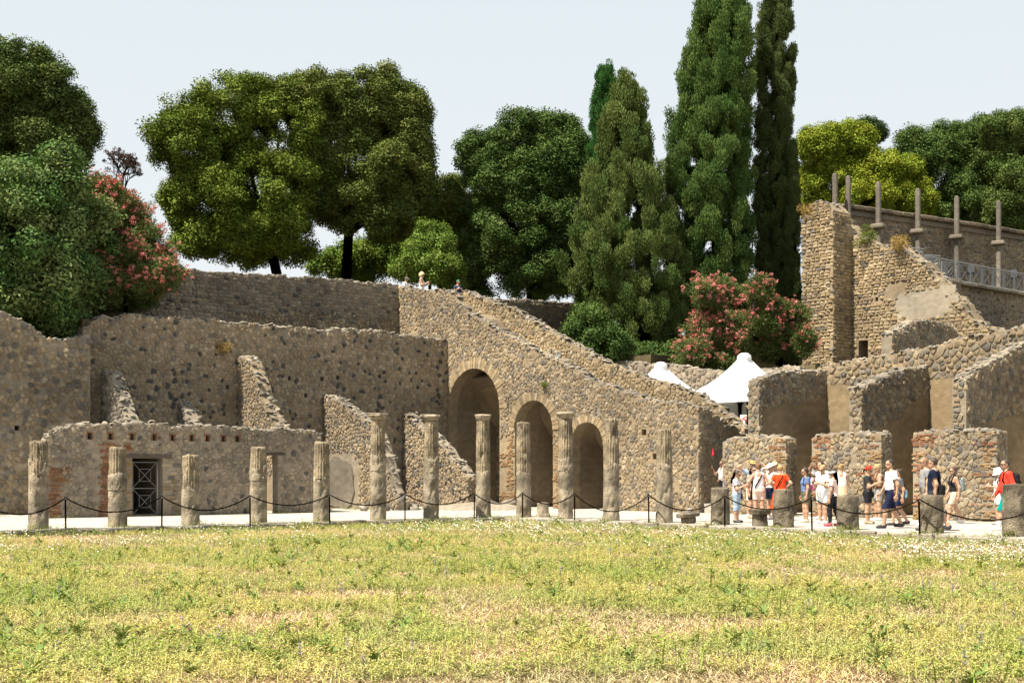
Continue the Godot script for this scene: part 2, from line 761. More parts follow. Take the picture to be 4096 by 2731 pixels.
func make_patterns() -> void:
	rubble_pattern("rubble", Vector2(5.4, 3.9), Vector2(0.2, 0.16), 0.44, 0.012, 0.036, 11)
	rubble_pattern("fine_rubble", Vector2(4.2, 3.1), Vector2(0.17, 0.135), 0.45, 0.012, 0.042, 12)
	rubble_pattern("coarse", Vector2(5.0, 3.8), Vector2(0.3, 0.22), 0.42, 0.024, 0.055, 13)
	coursed_pattern("courses", Vector2(6.0, 3.6), Vector2(0.12, 0.19), Vector2(0.17, 0.42), 0.014, 0.06, 14, 0.02)
	coursed_pattern("small_courses", Vector2(5.2, 3.2), Vector2(0.1, 0.16), Vector2(0.15, 0.34), 0.011, 0.034, 15, 0.02)
	coursed_pattern("bricks", Vector2(4.0, 3.0), Vector2(0.058, 0.064), Vector2(0.17, 0.34), 0.009, 0.02, 16, 0.003)
	coursed_pattern("blocks", Vector2(4.0, 3.0), Vector2(0.13, 0.17), Vector2(0.26, 0.45), 0.012, 0.025, 17, 0.006)
	palette("tuff", [[Color(0.451, 0.357, 0.238), 0.3], [Color(0.528, 0.439, 0.315), 0.22], [Color(0.376, 0.297, 0.208), 0.22], [Color(0.336, 0.297, 0.247), 0.16], [Color(0.240, 0.225, 0.206), 0.1]])
	palette("lava", [[Color(0.400, 0.341, 0.276), 0.32], [Color(0.453, 0.379, 0.290), 0.32], [Color(0.304, 0.269, 0.230), 0.16], [Color(0.507, 0.428, 0.324), 0.16], [Color(0.164, 0.154, 0.144), 0.06]])
	palette("spotted", [[Color(0.5, 0.4, 0.275), 0.36], [Color(0.44, 0.345, 0.235), 0.27], [Color(0.55, 0.455, 0.33), 0.2], [Color(0.13, 0.125, 0.12), 0.07], [Color(0.32, 0.28, 0.24), 0.1]])
	palette("cap", [[Color(0.41, 0.365, 0.305), 0.35], [Color(0.48, 0.435, 0.37), 0.3], [Color(0.32, 0.285, 0.24), 0.2], [Color(0.22, 0.21, 0.195), 0.15]])
	palette("gold", [[Color(0.557, 0.438, 0.275), 0.34], [Color(0.481, 0.367, 0.224), 0.26], [Color(0.602, 0.493, 0.340), 0.2], [Color(0.397, 0.308, 0.209), 0.14], [Color(0.272, 0.242, 0.207), 0.06]])
	palette("brick", [[Color(0.4, 0.2, 0.115), 0.4], [Color(0.34, 0.16, 0.095), 0.25], [Color(0.46, 0.27, 0.16), 0.25], [Color(0.3, 0.2, 0.14), 0.1]])
	palette("yellow_brick", [[Color(0.5, 0.33, 0.18), 0.45], [Color(0.44, 0.26, 0.14), 0.25], [Color(0.54, 0.4, 0.25), 0.3]])
	palette("grey_brown", [[Color(0.388, 0.319, 0.239), 0.37], [Color(0.453, 0.373, 0.279), 0.28], [Color(0.302, 0.253, 0.198), 0.25], [Color(0.174, 0.154, 0.139), 0.1]])
	mineral("mortar", Color(0.454, 0.390, 0.306))
	mineral("dark_mortar", Color(0.366, 0.302, 0.228))
	mineral("gold_mortar", Color(0.473, 0.379, 0.260))
	mineral("pale_plaster", Color(0.47, 0.36, 0.22), false, 0.9, 0.35, 0.6)
	mineral("old_plaster", Color(0.44, 0.345, 0.225), false, 0.9, 0.5, 0.9)
	mineral("grey_plaster", Color(0.34, 0.3, 0.25), false, 0.9, 0.45, 0.8)


# ---------------------------------------------------------------- ground

func sheet(points: Array, y: float) -> ArrayMesh:
	var s := Shape.new()
	var poly := PackedVector2Array()
	for p in points:
		poly.append(Vector2(p.x, p.z))
	var tris := Geometry2D.triangulate_polygon(poly)
	for k in range(0, tris.size(), 3):
		var a: Vector3 = points[tris[k]]
		var b: Vector3 = points[tris[k + 1]]
		var c: Vector3 = points[tris[k + 2]]
		a.y = y; b.y = y; c.y = y
		if (b - a).cross(c - a).y < 0:
			s.tri(a, c, b)
		else:
			s.tri(a, b, c)
	return s.mesh()


func setting() -> void:
	var soil := mineral("dry_soil", Color(0.42, 0.315, 0.165), false, 1.0, 0.3, 0.8)
	structure("ground", sheet([Vector3(-400, 0, 60), Vector3(400, 0, 60), Vector3(400, 0, -600), Vector3(-400, 0, -600)], 0.0), soil)
	var paving := mineral("walkway_dust", Color(0.56, 0.515, 0.455), false, 0.95, 0.1, 0.35)
	var e := 0.42
	structure("walkway", sheet([place(-30, 40), place(e, 40), place(e, e), place(40, e), place(40, -30), place(-30, -30)], WALK), paving)
	var riser := Shape.new()
	riser.quad(place(e, 40, -0.1), place(e, e, -0.1), place(e, e, WALK), place(e, 40, WALK))
	riser.quad(place(e, e, -0.1), place(40, e, -0.1), place(40, e, WALK), place(e, e, WALK))
	structure("walkway_edge", riser.mesh(), paving)
	# kerb of worn stone blocks along the lawn
	var kerb := Node3D.new()
	kerb.name = "kerb"
	kerb.set_meta("kind", "structure")
	add_child(kerb)
	rng.seed = 21
	var variants := []
	for k in 6:
		var sh := Shape.new()
		sh.box(Vector3.ZERO, Vector3(1, rng.randf_range(0.2, 0.25), rng.randf_range(0.28, 0.36)), Basis(), 0.035)
		for q in sh.v.size():
			var d := noise.get_noise_3d(sh.v[q].x * 130 + k * 90, sh.v[q].y * 200, sh.v[q].z * 200) * 0.05
			sh.v[q] += Vector3(d * 0.6, d, d)
		variants.append(sh.mesh())
	var tones := [Color(0.42, 0.38, 0.32), Color(0.36, 0.315, 0.255), Color(0.47, 0.43, 0.37)]
	for side in 2:
		var u := 0.5
		while u < (26.0 if side == 0 else 28.0):
			var w := rng.randf_range(0.5, 1.25)
			if true:
				var m: int = rng.randi() % 3
				var mid := u + w / 2
				var at := (facing_b(e) if side == 0 else facing_a(e))
				var local := Vector3(-mid if side == 0 else mid, WALK - 0.11 - rng.randf() * 0.02, -0.06 + rng.randf_range(-0.03, 0.03))
				var b := at.basis * Basis.from_euler(Vector3(rng.randf_range(-0.04, 0.04), rng.randf_range(-0.03, 0.03), rng.randf_range(-0.03, 0.03)))
				part("kerb_stone", variants[rng.randi() % 6], mineral("kerb_%d" % m, tones[m]), kerb, Transform3D(b * Basis.from_scale(Vector3(w - 0.02, 1, 1)), at * local))
			u += w
	# raised ground behind the walls
	var bank := mineral("bank_soil", Color(0.2, 0.165, 0.095), false, 1.0, 0.3)
	structure("ledge", raised([[[-7.6, -14.2], [9.3, -14.2], [9.3, -18.2], [-7.6, -18.2]], [[9.3, -14.0], [30, -14.0], [30, -18.2], [9.3, -18.2]]], [7.55, 6.3]), bank)
	structure("terrace", raised([[[-11.2, -18.3], [60, -18.3], [60, -90], [-11.2, -90]]], [9.75]), bank)
	structure("hillside", raised([[[-11.2, -18.3], [-11.2, -90], [-110, -90], [-110, -18.3]], [[-15.9, -8.5], [-15.9, -18.3], [-110, -18.3], [-110, -8.5]], [[-15.9, 1.0], [-15.9, -8.5], [-24, -8.5], [-24, 1.0]], [[-24, 9], [-24, -8.5], [-110, -8.5], [-110, 9]]], [9.9, 7.3, 6.2, 6.6]), bank)
	structure("tent_yard", raised([[[-11.42, 1.6], [-11.42, -17.9], [-15.6, -17.9], [-15.6, 1.6]]], [2.5]), paving)
	structure("alley_step", raised([[[-8.25, 2.78], [-8.25, 1.66], [-15.4, 1.66], [-15.4, 2.78]]], [0.52]), paving)
	var mound := Shape.new()
	mound.lathe(PackedVector2Array([Vector2(2.6, -0.05), Vector2(2.0, 0.1), Vector2(1.2, 0.22), Vector2(0.5, 0.28), Vector2(0.01, 0.29)]), 28)
	for q in mound.v.size():
		mound.v[q] *= 1.0 + noise.get_noise_2d(mound.v[q].x * 60, mound.v[q].z * 60) * 0.25
	structure("dirt_mound", mound.mesh(), mineral("mound_dirt", Color(0.47, 0.41, 0.33), false, 1.0, 0.2), Transform3D(Basis().scaled(Vector3(1.0, 1, 0.7)), place(-4.6, -7.4, WALK)))
	structure("far_hill", raised([[[-60, 40], [-60, -90], [-200, -90], [-200, 40]]], [13.0]), bank)


func raised(plans: Array, tops: Array) -> ArrayMesh:
	var s := Shape.new()
	for k in plans.size():
		var pts := []
		for p in plans[k]:
			pts.append(place(p[0], p[1]))
		var area := 0.0
		for q in pts.size():
			var a: Vector3 = pts[q]
			var b: Vector3 = pts[(q + 1) % pts.size()]
			area += a.z * b.x - a.x * b.z
		if area < 0:
			pts.reverse()
		var y := Vector3(0, tops[k], 0)
		var low := Vector3(0, -0.3, 0)
		s.quad(pts[0] + y, pts[1] + y, pts[2] + y, pts[3] + y)
		for q in 4:
			var a: Vector3 = pts[q]
			var b: Vector3 = pts[(q + 1) % 4]
			s.quad(a + low, b + low, b + y, a + y)
	return s.mesh()


# ---------------------------------------------------------------- the walls west of the court

func west_walls() -> void:
	var holes := []
	for x in [-11.48, -10.76, -9.99, -9.19, -8.51, -7.79, -7.19, -6.56, -6.01]:
		holes.append(rect(x - 0.075, 2.78, x + 0.075, 3.0))
	var gate_open := rect(-9.99, -0.2, -8.88, 2.17)
	var door := rect(-4.82, -0.2, -4.35, 2.32)
	var root := wall("gate_wall", "low rubble wall with iron gate, brick bands and a row of square beam holes", {
		"at": facing_b(-8), "profile": [[-12.95, 2.75], [-12.6, 3.05], [-12.1, 3.22], [-11, 3.33], [-10, 3.33], [-7.6, 3.32], [-5, 3.28], [-2.9, 3.25], [-2.49, 3.12]],
		"thick": 0.45, "openings": holes + [gate_open, door], "pattern": "rubble", "palette": "lava", "mortar": materials["mortar"], "scale": 0.85, "keep": 0.74, "ends": [-1],
		"bare": [rect(-11.14, 0, -9.99, 2.74), rect(-12.95, 0, -12.35, 2.1), rect(-8.88, 0.2, -8.2, 2.1)],
		"zones": [{"poly": rect(-11.14, 0.1, -10.45, 2.74), "pattern": "bricks", "palette": "brick"}, {"poly": rect(-10.45, 2.3, -9.99, 2.74), "pattern": "bricks", "palette": "brick"}, {"poly": rect(-10.25, 0.1, -10.0, 2.17), "pattern": "bricks", "palette": "yellow_brick"},
			{"poly": rect(-12.93, 0.1, -12.4, 1.3), "pattern": "bricks", "palette": "brick"}, {"poly": rect(-12.93, 1.3, -12.1, 1.9), "pattern": "bricks", "palette": "brick"}, {"poly": rect(-12.93, 1.9, -12.5, 2.25), "pattern": "blocks", "palette": "tuff", "scale": 0.7}, {"poly": rect(-8.86, 0.3, -8.25, 2.1), "pattern": "blocks", "palette": "tuff"}],
	})
	rng.seed = 31
	var wood := mineral("lintel_wood", Color(0.17, 0.14, 0.115), false, 0.85, 0.4)
	var sh := Shape.new()
	sh.box(Vector3(-9.43, 2.245, -0.1), Vector3(1.75, 0.13, 0.3), Basis(), 0.012)
	part("gate_lintel", sh.mesh(), wood, root)
	sh = Shape.new()
	sh.box(Vector3(-4.58, 2.37, -0.12), Vector3(0.95, 0.1, 0.3), Basis(), 0.01)
	part("doorway_lintel", sh.mesh(), wood, root)
	for x in [-11.48, -10.76, -9.99, -9.19, -8.51, -7.79, -7.19, -6.56, -6.01]:
		sh = Shape.new()
		sh.box(Vector3(x, 3.02, 0.005), Vector3(0.27, 0.035, 0.06), Basis(), 0.006)
		for s in [-1, 1]:
			sh.box(Vector3(x + s * 0.1, 2.89, 0.005), Vector3(0.035, 0.215, 0.06), Basis(), 0.006)
		part("hole_frame", sh.mesh(), mineral("stone_brick_0", palettes["brick"][0][0]), root)
	for d in [[-9.4, 2.62, -3.2, 1.95, 0.14, 5.3, "added_shade_roof"], [-10.35, 1.35, -3.2, 0.25, 2.4, 5.3, "added_shade_side"], [-8.5, 1.35, -3.2, 0.25, 2.4, 5.3, "added_shade_side"]]:  # unseen roof and side walls, added to keep the gate opening dark
		var sh2 := Shape.new()
		sh2.box(Vector3(d[0], d[1], d[2]), Vector3(d[3], d[4], d[5]), Basis(), 0.01)
		part(d[6], sh2.mesh(), materials["mortar"], root)
	gate()
	wall("court_wall", "tall rubble wall at the far left below the leafy shrub", {
		"at": facing_b(-13.2), "profile": [[-26, 7.5], [-14, 7.55], [-12.7, 7.5], [-11.8, 7.2], [-11.2, 6.75], [-10.6, 6.5], [-10.0, 6.7], [-9.4, 6.9]], "pattern": "rubble", "scale": 1.0, "palette": "tuff", "mortar": materials["mortar"], "thick": 0.8, "keep": 0.78,
		"openings": [rect(-12.2, 3.2, -12.02, 3.38), rect(-11.05, 2.5, -10.9, 2.62)]})
	var pits := []
	for p in [[-1.9, 5.95], [-0.4, 5.7], [1.2, 5.75], [2.0, 5.85], [4.2, 6.0], [-3.3, 5.2], [0.4, 5.0], [6.3, 5.6]]:
		pits.append(rect(p[0] - 0.08, p[1] - 0.09, p[0] + 0.08, p[1] + 0.09))
	wall("back_wall", "long high rubble wall speckled with black lava stones behind the columns", {
		"at": facing_b(-14), "profile": [[-9.35, 7.2], [-8.6, 7.62], [-7.4, 7.85], [-5.6, 7.88], [-4.1, 7.9], [-1.7, 7.83], [1.4, 7.9], [3.9, 8.05], [4.9, 7.93], [7.8, 7.93], [10.4, 7.9]],
		"pattern": "rubble", "palette": "spotted", "mortar": materials["mortar"], "thick": 0.6, "openings": pits, "stones_from": 2.0, "scale": 0.92, "keep": 0.86, "bare": [rect(2.6, 0, 7.9, 2.9)],
		"coats": [{"poly": blob(5.4, 1.5, 2.4, 1.35, 5), "mat": materials["grey_plaster"]}]})
	wall("upper_wall", "upper terrace wall of small rubble below the round oaks", {
		"at": facing_b(-18), "profile": [[-14, 10.1], [-6.7, 10.2], [-4, 10.43], [-1.7, 10.56], [2.7, 10.76], [5.1, 10.83], [8.0, 10.9]], "base": 7.0, "pattern": "small_courses", "palette": "lava", "mortar": materials["mortar"], "thick": 0.6, "scale": 1.15,
		"zones": [{"poly": PackedVector2Array([Vector2(-1, 7.5), Vector2(7.8, 7.5), Vector2(7.8, 9.2), Vector2(3, 9.3), Vector2(-1, 8.9)]), "pattern": "fine_rubble", "palette": "tuff", "scale": 1.1, "z": 0.03}]})
	wall("far_wall", "dark stretch of rubble wall between the stairs and the broad cypress", {
		"at": facing_b(-18), "profile": [[11.2, 10.6], [15.2, 10.8], [18, 10.95], [20, 11.0], [20.6, 10.7]], "base": 2.0, "stones_from": 7.5, "pattern": "small_courses", "palette": "tuff", "mortar": materials["mortar"], "scale": 1.2})
	var g := "stubs of cross walls standing out of the high back wall"
	wall("cross_wall", "bright eroded stub of cross wall, first from the far left corner", {"at": facing_a(8.67), "profile": [[-13.95, 5.5], [-13.2, 5.43], [-12.7, 4.88], [-12.0, 4.1], [-11.5, 3.5], [-11.1, 1.8]], "pattern": "fine_rubble", "palette": "cap", "mortar": materials["mortar"], "stones_from": 1.6}, g)
	wall("cross_wall", "smallest stub of cross wall, low and worn, above the iron gate", {"at": facing_a(5.5), "profile": [[-13.95, 4.5], [-13.6, 4.4], [-13.2, 3.95], [-12.7, 3.45], [-12.2, 1.8]], "pattern": "fine_rubble", "palette": "cap", "mortar": materials["mortar"], "stones_from": 1.6}, g)
	wall("cross_wall", "tall curved stub of cross wall rising behind the middle of the low wall", {"at": facing_a(2.85), "profile": [[-13.95, 6.45], [-13.4, 6.5], [-12.9, 6.2], [-12.34, 5.46], [-11.98, 4.8], [-11.28, 4.0], [-10.5, 3.35], [-8.5, 2.9]], "pattern": "fine_rubble", "palette": "tuff", "mortar": materials["gold_mortar"], "stones_from": 1.6}, g)
	wall("cross_wall", "sloping lit cross wall just right of the low wall's end", {"at": facing_a(-1.23), "profile": [[-13.95, 5.0], [-13.5, 5.05], [-12.8, 4.75], [-11.9, 4.4], [-10.9, 4.0], [-10.0, 3.5], [-9.2, 2.3], [-8.7, 1.1], [-8.3, 0.5]], "pattern": "fine_rubble", "palette": "tuff", "mortar": materials["mortar"], "keep": 0.95,
		"bare": [PackedVector2Array([Vector2(-13.5, 0), Vector2(-11.2, 0), Vector2(-11.0, 2.2), Vector2(-12.0, 2.6), Vector2(-13.6, 2.5)])], "coats": [{"poly": blob(-12.5, 1.25, 1.1, 1.15, 9), "mat": materials["grey_plaster"], "z": 0.05}]}, g)
	wall("cross_wall", "low sloping cross wall of mixed stones left of the tallest arch", {"at": facing_a(-5.4), "profile": [[-13.95, 4.35], [-13.4, 4.35], [-12.9, 3.85], [-12.0, 3.5], [-11.4, 3.3], [-10.3, 2.35], [-9.5, 1.9], [-9.1, 1.5]], "pattern": "fine_rubble", "palette": "spotted", "mortar": materials["mortar"], "ends": [1]}, g)


func blob(x: float, y: float, w: float, h: float, seed_: int) -> PackedVector2Array:  # a patch with a broken outline
	var out := PackedVector2Array()
	for k in 40:
		var a := TAU * k / 40
		var sq := 1.0 / maxf(absf(cos(a)), absf(sin(a)))
		var r := lerpf(1.0, sq, 0.6) * (0.92 + 0.22 * noise.get_noise_2d(seed_ * 100 + cos(a) * 90, sin(a) * 90))
		out.append(Vector2(x + cos(a) * w * r, y + sin(a) * h * r))
	return out


func gate() -> void:
	var at := facing_b(-8)
	at.origin = at * Vector3(-9.435, WALK, -0.25)
	var root := thing("iron_gate", "dark iron gate with crossed bars and nested squares in the low wall", "gate", "", at)
	var iron := plain("painted_iron", Color(0.16, 0.165, 0.17), 0.45, 0.6)
	var w := 0.53
	for s in [-1, 1]:
		var sh := Shape.new()
		sh.bar(Vector3(s * w, 0, 0), Vector3(s * w, 1.98, 0), 0.07)
		part("gate_post", sh.mesh(), iron, root)
	var frame := Shape.new()
	for y in [0.05, 0.96, 1.86]:
		frame.bar(Vector3(-w + 0.04, y, 0), Vector3(w - 0.04, y, 0), 0.028)
	for s in [-1, 1]:
		frame.bar(Vector3(s * (w - 0.1), 0.05, 0), Vector3(s * (w - 0.1), 1.86, 0), 0.022)
	part("frame", frame.mesh(), iron, root)
	for k in 2:
		var y0 := 0.07 + k * 0.91
		var y1 := 0.94 + k * 0.91
		var mid := (y0 + y1) / 2
		for s in [-1, 1]:
			var sh := Shape.new()
			sh.bar(Vector3(-w + 0.1, mid - s * (y1 - mid), 0.004 * s), Vector3(w - 0.1, mid + s * (y1 - mid), 0.004 * s), 0.018)
			part("cross_bar", sh.mesh(), iron, root)
		var sq := Shape.new()
		for s in [-1, 1]:
			sq.bar(Vector3(s * 0.21, mid - 0.22, 0.02), Vector3(s * 0.21, mid + 0.22, 0.02), 0.016)
			sq.bar(Vector3(-0.2, mid + s * 0.21, 0.02), Vector3(0.2, mid + s * 0.21, 0.02), 0.016)
		part("square_bars", sq.mesh(), iron, root)


# ---------------------------------------------------------------- the ramp with three arches

func stairs() -> void:
	var arches := [arch(-13.92, -10.15, 4.55, 6.42), arch(-9.1, -6.58, 3.5, 4.78), arch(-5.44, -3.51, 2.78, 3.74)]
	var pits := [rect(-1.35, 3.15, -1.1, 3.38), rect(-0.75, 2.2, -0.5, 2.42), rect(-2.6, 1.4, -2.48, 1.5), rect(-0.3, 1.1, -0.2, 1.2)]
	var top := [[-18.0, 10.85], [-16.4, 10.44], [-14.3, 10.25], [-13.6, 9.95], [-13.15, 9.4], [-11.1, 8.38], [-8.6, 7.31], [-6.2, 6.36], [-3.95, 5.4], [-2.2, 4.86], [-0.85, 4.5], [0.6, 4.33], [1.6, 4.12]]
	var root := wall("stair_wall", "sunlit rubble wall stepping down to the right, pierced by three arches", {
		"at": facing_a(-8), "profile": top, "thick": 0.5, "openings": arches + pits, "pattern": "rubble", "palette": "tuff", "mortar": materials["gold_mortar"], "scale": 0.86, "keep": 0.8,
		"bare": [rect(-10.1, 0.1, -9.15, 3.3), rect(-6.55, 0.1, -6.0, 2.9), rect(-3.5, 0.1, -3.15, 1.4), rect(-5.75, 0.1, -5.45, 2.6)],
		"zones": [{"poly": rect(-10.12, 0.1, -9.12, 0.9), "pattern": "bricks", "palette": "yellow_brick"}, {"poly": rect(-9.62, 0.9, -9.12, 3.4), "pattern": "bricks", "palette": "yellow_brick"}, {"poly": rect(-10.12, 1.9, -9.62, 2.6), "pattern": "bricks", "palette": "yellow_brick"}, {"poly": rect(-6.56, 0.1, -6.1, 2.95), "pattern": "bricks", "palette": "yellow_brick"}, {"poly": rect(-3.49, 0.1, -3.2, 1.45), "pattern": "bricks", "palette": "yellow_brick"}, {"poly": rect(-5.75, 0.1, -5.46, 2.6), "pattern": "bricks", "palette": "yellow_brick"}]})
	# wedge stones over the arches
	rng.seed = 41
	var rings := [[-12.035, 4.55, 1.885, 1.87, 0.55], [-7.84, 3.5, 1.26, 1.28, 0.42], [-4.475, 2.78, 0.965, 0.96, 0.34]]
	for r in rings:
		var n := int(PI * r[2] / 0.17)
		for k in n:
			var a0 := PI * (k + 0.06) / n
			var a1 := PI * (k + 0.94) / n
			var deep: float = r[4] * rng.randf_range(0.7, 1.05)
			var pts := []
			for q in [[a0, 0.0], [a1, 0.0], [a1, deep], [a0, deep]]:
				pts.append(Vector2(r[0] + cos(q[0]) * (r[2] + 0.02 + q[1]), r[1] + sin(q[0]) * (r[3] + 0.02 + q[1])))
			var poly := PackedVector2Array(pts)
			if Geometry2D.is_polygon_clockwise(poly):
				poly.reverse()
			part("wedge_stone", slab(poly, [], 0.1, 0.03 + rng.randf() * 0.03), mineral("stone_%s_%d" % ["gold", k % 4], palettes["gold"][k % 4][0]), root)
	# the mass under the treads with the vaulted rooms, and the steps themselves
	var low := []
	for p in top:
		low.append([p[0], p[1] - 0.95])
	var outline := PackedVector2Array([Vector2(-18.0, 0), Vector2(1.58, 0)])
	for k in range(low.size() - 1, -1, -1):
		outline.append(Vector2(minf(low[k][0], 1.58), low[k][1]))
	var mass := thing("stair_mass", "vaulted masonry under the stairs, seen as dark plastered rooms through the arches", "vault", "", facing_a(-8.5))
	part("vault", slab(outline, arches, 2.4), mineral("vault_plaster", Color(0.45, 0.36, 0.25), false, 0.95, 0.45, 1.2), mass)
	for r in [[-12.035, 5.0, 2.1, 1.25, 3, 0.85], [-7.84, 3.75, 1.4, 0.5, 4, 0.6], [-4.475, 2.75, 1.1, 0.75, 6, 0.62]]:  # each room's ceiling slopes down to its back wall and keeps some plaster
		var lean := Transform3D(Basis(Vector3.RIGHT, 0.75), Vector3(r[0], r[1], -1.25))
		var back := Shape.new()
		back.box(Vector3(0, 0, -0.1), Vector3(r[2] * 2, 2.9, 0.2))
		part("sloping_ceiling", back.mesh(), mineral("vault_plaster", Color.WHITE), mass, lean)
		part("plaster", slab(blob(0.1, 0.15, r[3], r[5], r[4]), [], 0.05, 0.03), materials["pale_plaster"], mass, lean)
	for k in 46:
		var f := k / 45.0
		var x := lerpf(-13.0, 1.0, f)
		var y := 8.5
		for q in low.size() - 1:
			if x >= low[q][0] and x <= low[q + 1][0]:
				y = lerpf(low[q][1], low[q + 1][1], (x - low[q][0]) / (low[q + 1][0] - low[q][0]))
		var sh := Shape.new()
		sh.box(Vector3(x, y + 0.04, -1.2), Vector3(0.3, 0.16, 2.36), Basis(), 0.015)
		part("step", sh.mesh(), mineral("step_stone", Color(0.38, 0.34, 0.28)), mass)
	wall("stair_parapet", "rear rubble parapet wall of the stairs, running above the arched wall", {
		"at": facing_a(-10.9), "profile": [[-17.8, 10.6], [-16.7, 10.75], [-15.3, 10.3], [-12.64, 9.4], [-9.0, 7.7], [-6.15, 6.4], [-3.5, 5.58], [-1.1, 4.85], [0.6, 3.9], [1.4, 3.4]], "pattern": "rubble", "palette": "gold", "mortar": materials["gold_mortar"], "stones_from": 0.15, "bare": [rect(-18.5, 0, -13.95, 6.5), rect(-10.0, 0, -9.2, 5.5), rect(-6.5, 0, -5.5, 4.0), rect(-3.45, 0, 2, 2.6)], "scale": 0.95})
	wall("stair_end_wall", "shaded end wall of the stairs facing the alley, with a broken top", {
		"at": facing_b(1.62), "profile": [[8.02, 4.15], [8.6, 4.1], [9.3, 3.75], [9.9, 3.5], [10.4, 3.2], [10.95, 3.0]], "pattern": "rubble", "palette": "tuff", "mortar": materials["mortar"], "thick": 0.45})
	for p in [[-9.35, 7.05], [-0.95, 3.95]]:  # small wall lights in square frames
		var at := facing_a(-10.9)
		at.origin = at * Vector3(p[0], p[1], 0.05)
		var lamp := thing("wall_light", "small square grey wall light set in the stair parapet, %s" % ("upper one" if p[0] < -5 else "lower one"), "light", "square lights in the parapet", at)
		var sh := Shape.new()
		for s in [-1, 1]:
			sh.box(Vector3(s * 0.11, 0, 0.03), Vector3(0.05, 0.27, 0.07), Basis(), 0.008)
			sh.box(Vector3(0, s * 0.11, 0.03), Vector3(0.169, 0.05, 0.07), Basis(), 0.008)
		part("frame", sh.mesh(), plain("zinc", Color(0.4, 0.42, 0.4), 0.5, 0.5), lamp)
		sh = Shape.new()
		sh.box(Vector3(0, 0, 0.02), Vector3(0.17, 0.17, 0.03))
		part("lens", sh.mesh(), plain("lens_glass", Color(0.2, 0.24, 0.23), 0.15), lamp.get_node("frame"))


# ---------------------------------------------------------------- the rooms east of the stairs

